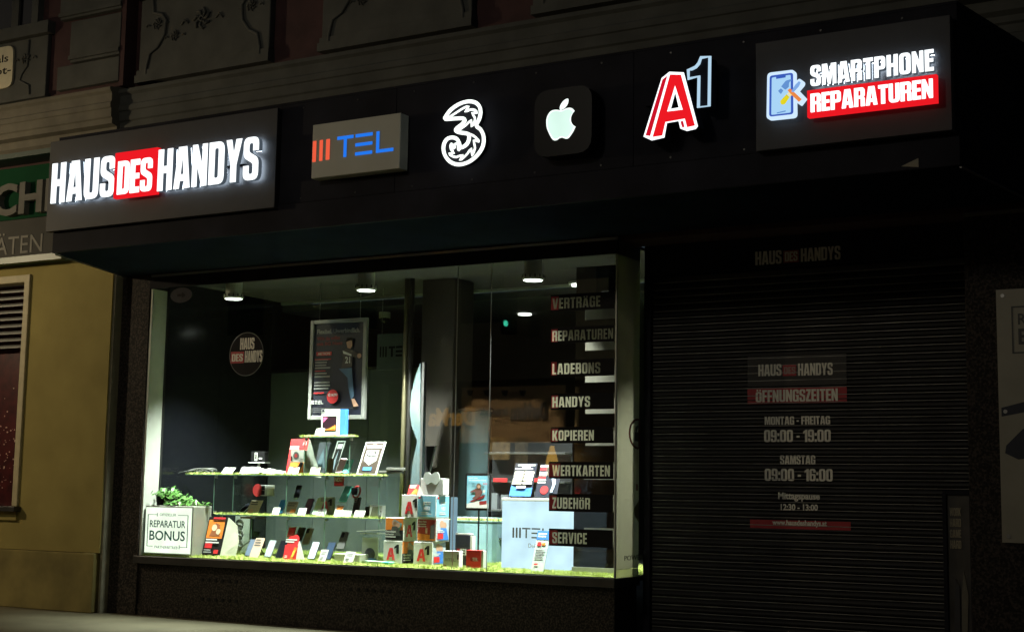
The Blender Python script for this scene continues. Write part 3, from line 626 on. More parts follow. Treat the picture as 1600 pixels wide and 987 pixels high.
# ---- the room behind
struct('shop_floor', MB().box(SX0-.03, SX1, .06, 7, SZ-.05, SZ-.012), M('shop_floor_grey', (.04, .045, .045), .35))
struct('shop_ceiling', MB().box(SX0-.03, -2.6, 2.31, 7, 3.62, 3.70), M('dim_ceiling', (.05, .056, .054), .7, .2))
struct('shop_back_wall', MB().box(SX0-.03, -2.6, 6.5, 6.6, .5, 3.6), M('shop_back_grey', (.03, .036, .036), .6, .25, 1.5))
struct('shop_side_wall', MB().box(SX0-.04, SX0-.001, .242, 6.5, .5, 3.8), charcoal)
struct('shop_party_wall', MB().box(-5.70, -5.6, .52, 6.5, .5, 3.8), charcoal)
pt = thing('display_partition', 'grey green partition of tall boards behind the glass shelf pyramid', 'partition', (-9.9, 2.1, SZ))
for k, (a, b) in enumerate(((-11.53, -10.82), (-10.815, -10.03), (-10.025, -9.25), (-9.245, -8.62))):
    build('board', MB().box(a, b, 2.1, 2.13, SZ-.01, 2.83), back_gr, pt, world=True, bevel=.004)
build('top_rail', MB().box(-11.53, -8.62, 2.09, 2.14, 2.833, 2.87), charcoal, pt, world=True)
sb = thing('black_partition', 'tall glossy black side board left of the glass shelves', 'partition', (-11.4, .24, SZ))
for a, b in ((.245, 1.15), (1.155, 2.08)): build('board', MB().box(SX0+.002, SX0+.03, a, b, SZ-.01, CZ-.003), black_gl, sb, world=True)
cl = thing('shop_column', 'square brown column inside the shop window, reaching the ceiling', 'column', (-8.55, 1.5, SZ))
build('shaft', MB().box(P(659, 500, 1.35)[0], P(710, 500, 1.35)[0], 1.35, 1.75, SZ-.01, 3.738), M('brown_column', (.035, .029, .023), .6, .2, 3.), cl, world=True, bevel=.01)
build('base', MB().box(P(659, 500, 1.35)[0]-.015, P(710, 500, 1.35)[0]+.015, 1.33, 1.77, SZ-.008, SZ+.1), frame_dk, cl, world=True)
tp = thing('teal_partition', 'blue grey half height partition right of the brown column', 'partition', (-8.0, 1.55, SZ))
build('board', MB().box(P(713, 640, 1.5)[0], P(764, 640, 1.5)[0], 1.5, 1.56, SZ-.01, 2.28), M('blue_grey_board', (.032, .06, .068), .5), tp, world=True, bevel=.004)
build('cap', MB().box(P(713, 640, 1.5)[0]-.01, P(764, 640, 1.5)[0]+.01, 1.49, 1.57, 2.283, 2.31), frame_dk, tp, world=True)
po = thing('metal_pole', 'slim steel pole standing beside the curved pale display board', 'pole', (-9.0, 1.2, SZ))
px0 = P(637, 600, 1.2)[0]
build('dark_half', MB().lathe([(.028, 0), (.028, 3.08)], 12, (px0+.03, 1.2, SZ)), frame_dk, po, world=True, smooth=True)
build('steel_half', MB().lathe([(.028, 0), (.028, 3.08)], 12, (px0-.04, 1.2, SZ)), M('dull_brass', (.36, .33, .20), .35, .1, metal=.7), po, world=True, smooth=True)
for k, (x, y, Y) in enumerate(((740, 495, 3.9), (820, 492, 3.6), (600, 493, 4.4), (905, 447, 2.0))):
    q = P(x, y, Y)
    t = thing('recessed_ceiling_light', ['small lit ceiling disc deep in the shop, right of the column', 'small lit ceiling disc deep in the shop, furthest right below the ceiling edge', 'small lit ceiling disc in the shop left of the steel pole', 'small lit ceiling disc just above the topmost black window strip'][k], 'ceiling light', (q[0], Y, q[2]), group='ceiling lights deep in the shop')
    build('lens', MB().lathe([(.085, 0), (.085, .02)], 16), E('far_led', (.95, 1., .88), 4.), t)
    build('ring', MB().lathe([(.12, .021), (.12, .045)], 16), white_pl, t)
sc_ = thing('security_camera', 'small dome camera hanging from the shop ceiling left of the steel pole', 'camera', tuple(P(601, 497, 2.2)))
build('mount', MB().lathe([(.07, 0), (.07, .07)], 16), white_pl, sc_); build('dome', MB().lathe([(.02, -.06), (.05, -.04), (.06, -.001)], 16), black_gl, sc_, smooth=True)

# ---- display spotlights
for (x, y, lab) in ((365, 467, 'lit ceiling spotlight nearest the round window sticker'), (572, 454, 'lit ceiling spotlight above the framed dark poster'), (833, 438, 'lit ceiling spotlight above the black window strips')):
    q = P(x, y, .16)
    t = thing('ceiling_spotlight', lab, 'spotlight', (q[0], .16, q[2]+.05), group='spotlights over the window display')
    build('housing', MB().lathe([(.108, .0), (.11, -.03), (.10, -.05), (.095, -.05), (.095, .0)], 20), M('grey_lamp_housing', (.85, .86, .82), .4), t, smooth=False)
    fins = MB()
    for k in range(14): a = 2*math.pi*k/14; fins.tube([(.112*math.cos(a), .112*math.sin(a), -.03), (.112*math.cos(a), .112*math.sin(a), .0)], .008, 4)
    build('ceiling_mount', MB().lathe([(.09, .001), (.09, CZ-.002-q[2]-.05)], 18), M('grey_lamp_housing', (.85, .86, .82), .4), t)
    build('cooling_fins', fins, M('dark_fins', (.10, .10, .10), .4), t)
    build('lens', MB().lathe([(.09, -.052), (.088, -.045)], 20), led, t)
    d = bpy.data.lights.new('spot_lamp', 'SPOT'); d.energy = SPOT_W; d.color = (.96, 1., .92); d.spot_size = R_(92); d.spot_blend = .85; d.shadow_soft_size = .07
    lo = bpy.data.objects.new('spot_lamp', d); COL.objects.link(lo); lo.parent = t; lo.location = (0, 0, -.07); lo.rotation_euler = (R_(9), 0, 0)

# ---- turf
tf = MB(); base = MB().box(SX0+.002, SX1-.012, .012, 2.09, SZ-.004, SZ)
rs = np.random.RandomState(3)
def turf(x0, x1, y0, y1, z, n, h=.028, name='turf', parent=None, world=True):
    X = rs.uniform(x0, x1, n); Yv = rs.uniform(y0, y1, n); a = rs.uniform(0, math.pi, n); hh = h*rs.uniform(.5, 1.25, n)
    lx, ly = rs.normal(0, h*.55, n), rs.normal(0, h*.55, n); r = .0045
    V = np.stack([np.stack([X-np.cos(a)*r, Yv-np.sin(a)*r, np.full(n, z)], 1), np.stack([X+np.cos(a)*r, Yv+np.sin(a)*r, np.full(n, z)], 1), np.stack([X+lx, np.clip(Yv+ly, .011, 9), z+hh], 1)], 1).reshape(-1, 3)
    mbk = MB(); mbk.v = V.tolist(); mbk.f = [(3*i, 3*i+1, 3*i+2) for i in range(n)]; return mbk
t1 = turf(SX0+.02, SX1-.03, .02, .55, SZ, 26000); t2 = turf(SX0+.03, SX1-.03, .55, 2.08, SZ, 20000, .034)
t1.add(t2.v, t2.f); t1.add(base.v, base.f)
tag(build('artificial_turf', t1, turf_m), 'bright green artificial turf covering the floor of the display', 'turf', kind='stuff')

# ---- glass shelf pyramid
Y1, Y2 = .50, .95
def shelf_unit(label, x0, x1, z, legs, zb, px_turf=900):
    t = thing('glass_shelf', label, 'shelf', ((x0+x1)/2, .7, zb), group='glass shelf pyramid tiers')
    s = build('shelf_plate', MB().box(x0, x1, Y1, Y2, z-.014, z-.004), glass_s, t, world=True)
    for lx in legs:
        build('glass_panel', MB().box(lx-.004, lx+.004, Y1+.02, Y2-.02, zb+.002, z-.015), glass_s, t, world=True)
    bk = build('glass_panel', MB().box(legs[0], legs[-1], Y2-.012, Y2-.004, zb+.002, z-.015), glass_s, t, world=True)
    c = MB()
    for lx in legs:
        c.box(lx-.012, lx+.012, Y1+.03, Y1+.06, z-.045, z-.015).box(lx-.012, lx+.012, Y1+.03, Y1+.06, zb+.003, zb+.03)
    ed = MB()
    for lx in legs: ed.box(lx-.0042, lx+.0042, Y1+.016, Y1+.0198, zb+.032, z-.047)
    ed.box(x0, x1, Y1-.004, Y1-.0005, z-.014, z-.0045); build('glass_edge', ed, M('green_glass_edge', (.085, .16, .12), .2), t, world=True)
    build('clamp', c, alu, t, world=True, bevel=.003)
    tt = turf(x0-.01, x1+.01, Y1-.012, Y1+.10, z-.003, int(px_turf*.75*(x1-x0)), .026); tt.box(x0, x1, Y1, Y1+.095, z-.0035, z-.001)
    f = build('turf_strip', tt, turf_m, t, world=True)
    return t
Z1, Z2, Z3 = 1.115, 1.555, 1.968
XA = P(345, 798, .6)[0]; XB = P(604, 812, .6)[0]
shelf_unit('lowest glass tier of the shelf pyramid, standing on the turf', XA, XB, Z1, [XA+.06, P(400, 840, .6)[0], P(455, 840, .6)[0], P(513, 850, .6)[0], XB-.04], SZ, 900)
XC, XD = P(300, 741, .6)[0], P(606, 746, .6)[0]
shelf_unit('widest middle glass tier of the pyramid, ragged turf on its edge', XC, XD, Z2, [P(342, 770, .6)[0], P(372, 770, .6)[0], P(455, 770, .6)[0], P(515, 770, .6)[0], XD-.05], Z1, 1000)
XE, XF = P(478, 682, .6)[0], P(560, 683, .6)[0]
shelf_unit('short topmost glass tier of the pyramid carrying the tablet box', XE, XF, Z3, [XE+.05, P(517, 710, .6)[0], XF-.05], Z2, 1000)

# ================================================================== GOODS
def at(px, Y, pyg=800): return float(P(px, pyg, Y)[0])
def zat(px, py, Y): return float(P(px, py, Y)[2])
def lines(mbk, x0, x1, z0, z1, y, n, d=.0012):
    h = (z1-z0)/n
    for k in range(n):
        xe = x1-(x1-x0)*random.uniform(0, .35); mbk.box(x0, xe, y, y+d, z1-h*k-h*.62, z1-h*k-h*.12)
    return mbk
class Art:
    "flat print stacked on the front face (y = 0) of a card w x h"
    def __init__(s, root, w, h, y=0.): s.r, s.w, s.h, s.y, s.k = root, w, h, y, 1
    def _y(s): s.k += 1; return s.y-.0013*s.k
    def U(s, u): return (u-.5)*s.w
    def rect(s, u0, v0, u1, v1, mat, n='print_field'):
        y = s._y(); return build(n, MB().box(s.U(u0), s.U(u1), y, y+.0011, v0*s.h, v1*s.h), mat, s.r)
    def poly(s, pts, mat, n='picture'):
        y = s._y(); return build(n, MB().prism([(s.U(u), v*s.h) for u, v in pts], y, y+.0011), mat, s.r)
    def disc(s, u, v, r, mat, n='picture'):
        y = s._y(); return build(n, MB().disc(s.U(u), v*s.h, r*s.w, y, y+.0011, 18), mat, s.r)
    def text(s, st, u0, v0, u1, v1, mat, hv=False, bold=.015, shear=0.):
        y = s._y(); f = heavy(st, s.U(u0), s.U(u1), v0*s.h, v1*s.h, y, .0011) if hv else sans(st, s.U(u0), s.U(u1), v0*s.h, v1*s.h, y, .0011, bold, None, shear)
        return build('lettering', f, mat, s.r)
    def lines(s, u0, v0, u1, v1, n, mat):
        return build('fine_print', lines(MB(), s.U(u0), s.U(u1), v0*s.h, v1*s.h, s._y(), n, .0011), mat, s.r)
def letter_A1(art, u0, v0, u1, v1):
    "red capital with a small dark numeral at its shoulder"
    W, H = u1-u0, v1-v0; f = lambda pts: [(u0+x*W, v0+z*H) for x, z in pts]; y = art._y()
    q = lambda pts: [(art.U(u), v*art.h) for u, v in f(pts)]
    build('red_letter', MB().prism(q([(0,0),(.24,.78),(.50,.78),(.70,0),(.50,0),(.455,.2),(.245,.2),(.19,0)]), y, y+.0011, [q([(.285,.34),(.42,.34),(.365,.6)])]), red_p, art.r)
    build('dark_numeral', MB().prism(q([(.80,.42),(1,.42),(1,1),(.86,1),(.64,.86),(.64,.72),(.80,.79)]), y, y+.0011), black_p, art.r)
def card(name, label, cat, x0, y0, x1, y1, Y, zb, mat, tilt=18., t=.006, rz=0., group=None, bev=0., edge=None):
    "upright or leaning card sized from its place in the photograph"
    xm = (x0+x1)/2; A, Bq = at(x0, Y, y1), at(x1, Y, y1); W = Bq-A; a = R_(tilt)
    h = (zat(xm, y0, Y+.5*math.sin(a)*.2)-zb)/math.cos(a)
    if tilt: W -= 0
    r = thing(name, label, cat, ((A+Bq)/2, Y, zb), R_(rz), -a, group)
    build('board', MB().box(-W/2, W/2, 0, t, 0, h), mat, r, bevel=bev)
    return r, Art(r, W, h), W, h
def easel(r, W, h, mat):
    build('easel_back', MB().hexa([(-W*.3, .005, .0), (W*.3, .005, 0), (W*.3, .012, 0), (-W*.3, .012, 0)], [(-W*.2, .0065, h*.6), (W*.2, .0065, h*.6), (W*.2, .012, h*.6), (-W*.2, .012, h*.6)]), mat, r)
def price_card(label, x0, y0, x1, y1, Y, zb, mat=None):
    r, a, W, h = card('price_card', label, 'price card', x0, y0, x1, y1, Y, zb, mat or M('price_card_white', (.50, .50, .45), .6), 25, .003, group='white price cards in the display')
    a.lines(.15, .55, .85, .85, 2, grey_p); a.lines(.15, .15, .6, .42, 2, grey_p); return r
def phone(label, x0, y0, x1, y1, Y, zb, body, screen, tilt=28., rz=0., back=False):
    xm = (x0+x1)/2; a = R_(tilt); h = min(.2, max(.12, (zat(xm, y0, Y+.05)-zb-.02)/math.cos(a))); W = h*.48
    r = thing('display_phone', label, 'phone', (at(xm, Y, y1)-.02, Y, zb+.018), R_(rz), -a, 'phones on stands in the display')
    o = _rnd([(-W/2, 0, .012), (W/2, 0, .012), (W/2, h, .012), (-W/2, h, .012)])
    build('body', MB().prism(o, 0, .0085), body, r)
    if back:
        c = build('camera_bump', MB().prism(_rnd([(-W*.40, h*.66, .008), (-W*.02, h*.66, .008), (-W*.02, h*.95, .008), (-W*.40, h*.95, .008)]), -.004, -.0005), screen, r)
        l = MB()
        for dz in (.74, .87): l.disc(-W*.21, h*dz, W*.10, -.0065, -.0045, 12)
        build('lens', l, black_gl, c)
    else:
        i = _rnd([(-W*.45, h*.03, .009), (W*.45, h*.03, .009), (W*.45, h*.97, .009), (-W*.45, h*.97, .009)])
        build('screen', MB().prism(i, -.0015, -.0003), screen, r)
    build('stand', MB().box(-W*.35, W*.35, .009, .013, -.012, h*.7).box(-W*.35, W*.35, -.018, .013, -.018, -.0125), glass_c, r)
    return r
def carton(name, label, cat, x0, y0, x1, y1, Y, zb, depth, mat, rz=0., group=None):
    xm = (x0+x1)/2; A, Bq = at(x0, Y, y1), at(x1, Y, y1); W = Bq-A; h = zat(xm, y0, Y)-zb
    r = thing(name, label, cat, ((A+Bq)/2, Y, zb), R_(rz), 0, group)
    build('box', MB().box(-W/2, W/2, 0, depth, 0, h), mat, r, bevel=.003); return r, Art(r, W, h), W, h
FLR = SZ+.012

# lit repair sign box with ivy on top
t = thing('lit_sign_box', 'small lit white sign box with framed green lettering, left end of the display', 'light box', (SX0+.015, .03, FLR))
Wb = at(299, .03, 858)-SX0-.015; Hb = .53
build('housing', MB().box(0, Wb, .006, .30, 0, Hb), M('steel_housing', (.34, .35, .30), .4, .06), t, bevel=.006)
build('lit_face', MB().box(.018, Wb-.018, -.002, .005, .018, Hb-.018), lbox_wh, t)
tx = MB(); sans('REPARATUR', Wb*.12, Wb*.86, Hb*.555, Hb*.70, -.0035, .001, .012, tx); sans('BONUS', Wb*.12, Wb*.86, Hb*.29, Hb*.49, -.0035, .001, .014, tx)
sans('OFFIZIELLER', Wb*.32, Wb*.66, Hb*.79, Hb*.845, -.0035, .001, .0, tx); sans('PARTNERBETRIEB', Wb*.24, Wb*.72, Hb*.125, Hb*.18, -.0035, .001, 0, tx)
build('lettering', tx, E('sign_letter_green', (.012, .07, .06), .8), t)
fr = MB(); b_ = lambda *q: fr.box(q[0]*Wb, q[1]*Wb, -.0035, -.0025, q[2]*Hb, q[3]*Hb)
b_(.07, .085, .16, .82); b_(.90, .915, .16, .82); b_(.0855, .26, .81, .82); b_(.70, .8995, .81, .82); b_(.0855, .20, .16, .17); b_(.76, .8995, .16, .17); b_(.262, .275, .78, .85); b_(.745, .758, .125, .205)
build('frame_line', fr, _M['sign_letter_green'], t)
iv = thing('trailing_ivy_plant', 'trailing green ivy in a black pot on top of the lit sign box', 'potted plant', (SX0+.12, .17, FLR+Hb+.004))
build('pot', MB().lathe([(.05, 0), (.065, .11), (.07, .115), (.06, .11), (.05, .09)], 16), black_p, iv, smooth=False)
lf = MB(); st = MB()
for s_ in range(9):
    p = Vector((0, 0, .10)); pth = [p.copy()]; dirx = random.uniform(.25, .85); up = random.uniform(.0, .04)
    for k in range(9):
        p = p+Vector((dirx*.085+random.gauss(0, .012), random.gauss(-.002, .03), up*.3-.022*k*.35+random.gauss(0, .012)))
        p.z = max(p.z, .008 if p.x < .66 else -.08); pth.append(p.copy())
        for _ in range(5):
            q = p+Vector((random.gauss(0, .03), random.gauss(0, .04), abs(random.gauss(0, .016)))); a = random.uniform(0, 6.28); s = random.uniform(.017, .036)
            n = Vector((random.gauss(0, .5), random.gauss(-.6, .5), 1)).normalized(); u = n.orthogonal().normalized(); v = n.cross(u)
            u, v = u*math.cos(a)+v*math.sin(a), v*math.cos(a)-u*math.sin(a)
            lf.add([q-u*s, q-v*s*.7, q+u*s*.2-v*s*.35, q+u*s*1.2, q+u*s*.2+v*s*.35, q+v*s*.7], [(0, 1, 2, 3, 4, 5)])
    st.tube(pth, .003, 4)
for _ in range(60):
    q = Vector((random.gauss(.06, .07), random.gauss(0, .05), .12+abs(random.gauss(.015, .035)))); s = random.uniform(.018, .034)
    n = Vector((random.gauss(0, .7), random.gauss(-.7, .5), .8)).normalized(); u = n.orthogonal().normalized(); v = n.cross(u)
    lf.add([q-u*s, q-v*s*.7, q+u*s*.2-v*s*.35, q+u*s*1.2, q+u*s*.2+v*s*.35, q+v*s*.7], [(0, 1, 2, 3, 4, 5)])
build('leaves', lf, leaf_m, iv); build('stems', st, M('ivy_stem', (.12, .11, .04), .7), iv)

# leaning brochure in a curved stand
r, a, W, h = card('brochure_display', 'curved brochure stand with a dark orange food picture beside the lit sign box', 'brochure stand', 315, 807, 343, 858, .16, FLR, black_p, 14, .006)
a.rect(.06, .45, .94, .92, orange_p); a.poly([(.2, .5), (.45, .85), (.7, .8), (.8, .5)], M('food_brown', (.30, .10, .04), .5)); a.disc(.42, .72, .14, M('food_cream', (.75, .6, .4), .5)); a.disc(.68, .62, .12, _M['food_cream'])
a.rect(.1, .2, .5, .33, red_p); a.lines(.1, .3, .9, .44, 2, white_p); a.rect(.66, .06, .9, .16, red_p); a.rect(.3, .94, .95, .985, red_p); a.lines(.1, .06, .55, .17, 2, grey_p)
build('curved_side', MB().add([(W/2+.002, .006, 0), (W/2+.10, .14, 0), (W/2+.115, .13, h*.45), (W/2+.08, .09, h*.85), (W/2+.01, .01, h)], [(0, 1, 2, 3, 4)]).add([(W/2+.002, .012, 0), (W/2+.10, .146, 0), (W/2+.115, .136, h*.45), (W/2+.08, .096, h*.85), (W/2+.01, .016, h)], [(4, 3, 2, 1, 0)]), M('pale_card', (.55, .56, .45), .6), r)

# ---- floor row
phone('black phone standing on the turf left of the red speech bubble flyer', 431, 842, 444, 864, .16, FLR, black_p, black_gl)
phone('pale grey phone standing on the turf right of the red speech bubble flyer', 481, 840, 495, 866, .16, FLR, black_p, M('pale_screen', (.42, .50, .55), .3))
phone('dark phone on the turf in front of the brown card, left end of the shelf', 383, 834, 396, 860, .2, FLR, black_p, M('dusk_screen', (.10, .14, .20), .3))
phone('black phone upright on a plinth in the bottom tier, behind the red flyer', 460, 822, 472, 843, .62, FLR+.13, black_p, black_gl)
phone('dark brown backed phone in the bottom tier, right behind the red flyer', 472, 824, 486, 844, .64, FLR+.13, M('brown_case', (.10, .08, .05), .4), black_gl, back=True)
phone('black phone with a camera ring on a clear stand in the bottom tier', 526, 824, 541, 848, .5, FLR+.1, M('slate_case', (.06, .065, .06), .35), black_gl, back=True)
phone('tall black phone beside a scooter model at the left of the bottom tier', 388, 826, 400, 850, .62, FLR+.07, black_p, black_gl)
r, a, W, h = card('brown_paper_card', 'small brown card leaning at the left of the bottom tier', 'card', 389, 840, 403, 861, .17, FLR, M('brown_card', (.42, .30, .22), .7), 28, .004); a.lines(.1, .55, .9, .95, 3, dkgrey)
r, a, W, h = card('speech_bubble_flyer', 'red cut-out flyer with a speech bubble top standing on the turf', 'flyer', 442, 851, 462, 867, .13, FLR, red_p, 12, .004)
build('bubble_top', MB().prism(_rnd([(-W*.38, h*1.005, .01), (W*.46, h*1.005, .01), (W*.55, h*1.45, .03), (W*.30, h*1.75, .03), (0, h*1.62, .02), (-W*.28, h*1.6, .03)]), 0, .004), red_p, r)
a.lines(-.0, 1.12, .9, 1.42, 2, white_p); a.poly([(.55, .1), (.75, .1), (1.0, .8), (.8, .9)], orange_p); a.poly([(.62, .2), (.78, .25), (.9, .7), (.72, .6)], yellow_p); a.lines(.12, .1, .4, .3, 2, white_p)
build('back_leg', MB().hexa([(W*.3, .005, 0), (W*.75, .11, 0), (W*.75, .114, 0), (W*.3, .009, 0)], [(W*.45, .005, h*1.3), (W*.5, .02, h*1.3), (W*.5, .024, h*1.3), (W*.45, .009, h*1.3)]), white_p, r)
price_card('white price card standing in front of the low white box on the turf', 536, 861, 551, 874, .12, FLR)
carton('low_white_box', 'low flat pale box lying on the turf below the ringed phone', 'box', 522, 865, 562, 873, .2, FLR, .16, M('pale_box', (.62, .64, .56), .5))
tr = thing('turquoise_tray', 'flat turquoise and white packet lying on the turf left of the cubes', 'packet', (at(588, .14, 872), .14, FLR))
build('packet', MB().prism(_rnd([(-.17, 0, .01), (.15, 0, .01), (.19, .025, .01), (-.14, .03, .01)]), -.04, .06), M('mint_packet', (.55, .75, .68), .4), tr); build('end_cap', MB().box(.10, .18, -.043, .063, .004, .027), teal_pl, tr, bevel=.004)
r, a, W, h = carton('clear_acrylic_box', 'clear box holding a white carton with dark dome picture, right end of bottom tier', 'box', 559, 835, 588, 868, .3, FLR, .2, glass_c)
build('inner_card', MB().box(-W*.45, W*.42, .05, .06, .01, h*.9), M('inner_white', (.55, .58, .50), .5), r); a2 = Art(r, W, h, .05); a2.disc(.5, .3, .28, navy_p); a2.rect(.1, .1, .85, .16, blue_p)
build('loose_sheets', MB().hexa([(-W*.6, .0, h+.03), (W*.6, .0, h+.05), (W*.6, .2, h+.05), (-W*.6, .2, h+.03)], [(-W*.6, .0, h+.036), (W*.6, .0, h+.056), (W*.6, .2, h+.056), (-W*.6, .2, h+.036)]).hexa([(-W*.5, .03, h+.005), (W*.4, .03, h+.01), (W*.4, .2, h+.01), (-W*.5, .2, h+.005)], [(-W*.5, .03, h+.014), (W*.4, .03, h+.02), (W*.4, .2, h+.02), (-W*.5, .2, h+.014)]), white_p, r)
# model scooter stand and its white roll at the left of the bottom tier
q = thing('mesh_stool', 'dark little tripod holder with a white rolled poster, left of the bottom tier', 'holder', (at(394, .75, 840), .75, FLR))
build('pole', MB().tube([(0, 0, 0), (0, 0, .40)], .012, 8), black_p, q); build('leg', MB().tube([(0, 0, .18), (-.22, -.05, 0)], .008, 6), alu, q); build('leg', MB().tube([(0, 0, .18), (.18, .02, 0)], .008, 6), black_p, q); build('leg', MB().tube([(0, 0, .18), (0, .12, 0)], .008, 6), black_p, q)
build('top_disc', MB().lathe([(.14, 0), (.14, .02)], 18, (0, 0, .40)), M('brown_disc', (.16, .09, .05), .5), q)
rl = thing('patterned_banner', 'narrow white banner with grey swirl pattern behind the tripod holder', 'banner', (at(376, 1.0, 845), 1.0, FLR))
build('cloth', MB().box(-.09, .12, 0, .01, 0, .42), M('banner_white', (.5, .52, .47), .7), rl)
sw = MB()
for k in range(3): sw.tube([(-.02+.05*math.cos(t)*(1 if t < 3.2 else -1), -.003, .09+k*.12+.05*math.sin(t)) for t in np.linspace(0, 5, 12)], .009, 5)
build('swirl_print', sw, gr_v, rl)

# ---- lower tier (on Z1)
zl = Z1+.006
r, a, W, h = card('white_box_card', 'white and red card with two black squares hanging below the middle tier', 'card', 400, 757, 428, 781, .85, zl+.20, M('card_white', (.50, .52, .48), .5), 0, .008)
a.disc(.08, .5, .28, dkred_p); a.rect(.30, .52, .48, .92, black_p); a.rect(.30, .1, .48, .48, black_p); a.rect(.62, .1, .97, .9, white_p); build('support_post', MB().box(.02, .04, .02, .03, -.20, 0), glass_c, r)
phone('bright blue phone leaning at the left of the lower tier', 431, 780, 445, 801, .56, zl, blue_p, M('blue_screen', (.04, .25, .60), .25))
r, a, W, h = card('small_offer_card', 'brown offer card with an orange label in the lower tier', 'card', 444, 783, 460, 801, .56, zl, M('tan_card', (.34, .29, .20), .6), 25, .004); a.lines(.1, .6, .9, .9, 2, dkgrey); a.rect(.5, .18, .95, .42, orange_p)
r, a, W, h = card('small_offer_card', 'beige folded card at the far left end of the lower tier', 'card', 384, 781, 402, 800, .6, zl, M('beige_card', (.40, .34, .26), .6), 32, .004); a.lines(.1, .6, .9, .9, 2, dkgrey); a.disc(.35, .15, .22, skin_p)
phone('slim silver phone lying almost flat at the far left of the lower tier', 374, 786, 384, 799, .62, zl, alu, black_gl, 55)
phone('black phone on a tall stand above the offer cards in the lower tier', 459, 757, 470, 777, .62, zl+.17, black_p, black_gl, 22)
phone('phone with a yellow and teal wave screen in the lower tier', 487, 775, 504, 803, .55, zl, white_pl, M('wave_screen', (.10, .55, .50), .3, c2=(.75, .60, .12), sc=6.))
r, a, W, h = carton('accessory_carton', 'grey carton with a red letter and a black numeral in the lower tier', 'box', 500, 776, 519, 806, .62, zl, .05, M('grey_carton', (.26, .26, .24), .5)); letter_A1(a, .1, .3, .95, .9)
price_card('greyish price card leaning on the numeral carton in the lower tier', 493, 794, 508, 807, .54, zl, M('grey_card', (.45, .46, .43), .6))
phone('turquoise phone tilted far back on a clear stand in the lower tier', 531, 757, 543, 783, .6, zl+.14, teal_pl, M('teal_screen', (.15, .55, .55), .2), 35)
r, a, W, h = card('small_offer_card', 'white card with an orange corner in the middle of the lower tier', 'card', 521, 789, 533, 808, .53, zl, white_p, 22, .004); a.rect(.2, .6, .95, .9, orange_p); a.lines(.1, .2, .9, .5, 2, grey_p)
price_card('white price card in the lower tier between orange card and black phone', 533, 797, 547, 809, .52, zl)
phone('black phone with triple camera facing out at the right of the lower tier', 551, 776, 564, 798, .57, zl+.02, black_p, dkgrey, 14, back=True)
price_card('white price card below the triple camera phone', 552, 797, 568, 810, .51, zl)
r, a, W, h = card('promo_badge', 'dark red badge with white letters hanging under the middle tier', 'badge', 522, 743, 537, 757, .58, Z2-.115, dkred_p, 0, .003); a.text('NEXT', .08, .45, .92, .85, white_p, True) if 'X' in _G else a.text('NEXT', .08, .45, .92, .85, white_p, False, .03); a.rect(.05, .05, .9, .25, red_p)
wt = thing('smart_watch', 'dark smart watch with a red strap loop in the lower tier', 'watch', (at(557, .68, 770), .68, zl+.20))
build('strap', MB().tube([(.045*math.cos(t), .02*math.sin(t), .06+.06*math.sin(t)) for t in np.linspace(0, 6.28, 18)[:-1]], .012, 6, True), dkred_p, wt, smooth=True)
build('watch_case', MB().prism(_rnd([(-.035, .03, .012), (.035, .03, .012), (.035, .105, .012), (-.035, .105, .012)]), -.045, -.028), black_gl, wt); build('stand', MB().box(-.02, .02, -.01, .01, -.2, .0), glass_c, wt)
r, a, W, h = carton('phone_carton', 'white phone carton printed with a dark phone, right end of the lower tier', 'box', 577, 789, 597, 809, .56, zl, .06, white_pl); a.poly([(.05, .05), (.25, .9), (.78, .9), (.78, .05)], M('olive_print', (.13, .14, .10), .5)); a.disc(.9, .5, .05, black_p)

# ---- middle tier (on Z2)
zm = Z2+.008
cb = thing('charging_cables', 'tangle of black charging cables on the left end of the middle tier', 'cables', (at(316, .62, 738), .62, zm))
tb = MB()
for k in range(5):
    c0 = random.uniform(-.08, .08)
    tb.tube([(c0+.10*math.cos(t+k)*random.uniform(.7, 1.1), .06*math.sin(t*1.3+k), .012+.045*abs(math.sin(t*.8+k))) for t in np.linspace(0, 5, 14)], .0055, 5)
tb.tube([(-.02, 0, .05), (-.12, -.06, .03), (-.24, -.1, .01), (-.30, -.11, -.02)], .005, 5)
build('cable', tb, M('cable_grey', (.12, .125, .12), .5), cb, smooth=True)
for k, (x0, x1, lab) in enumerate(((374, 389, 'white leaflet leaning at the left among the leaflets on the middle tier'), (388, 403, 'white leaflet leaning under the little camera carton on the middle tier'))):
    r, a, W, h = card('white_leaflet', lab, 'leaflet', x0, 729, x1, 740, .56, zm, white_p, 30, .003, group='white leaflets on the middle tier'); a.lines(.15, .3, .85, .8, 3, grey_p)
bg_ = thing('crumpled_white_cloth', 'crumpled white cloth lying on the middle tier before the red stand-up display', 'cloth', (at(422, .62, 739), .62, zm))
n = 16; V = []
for j in range(8):
    for i in range(n): V.append(((i/(n-1)-.5)*.46, (j/7-.5)*.22, max(.0, .055*math.exp(-((j-3.5)/2.6)**2)*(1-abs(i/(n-1)-.4)**2*2.2)+random.uniform(-.008, .012))))
build('cloth', MB().add(V, [(j*n+i, j*n+i+1, (j+1)*n+i+1, (j+1)*n+i) for j in range(7) for i in range(n-1)]), white_p, bg_, smooth=True)
r, a, W, h = carton('camera_carton', 'small black carton with white camera picture on a stand, left of red display', 'box', 392, 705, 413, 720, .66, zm+.135, .06, black_p); a.rect(.28, .1, .48, .9, white_p); a.rect(.33, .25, .43, .75, black_p); a.rect(.6, .25, .85, .4, white_p)
build('stand', MB().box(-W*.6, W*.6, -.02, .08, -.014, -.004).box(-.012, .012, .02, .03, -.135, -.015), white_pl, r)
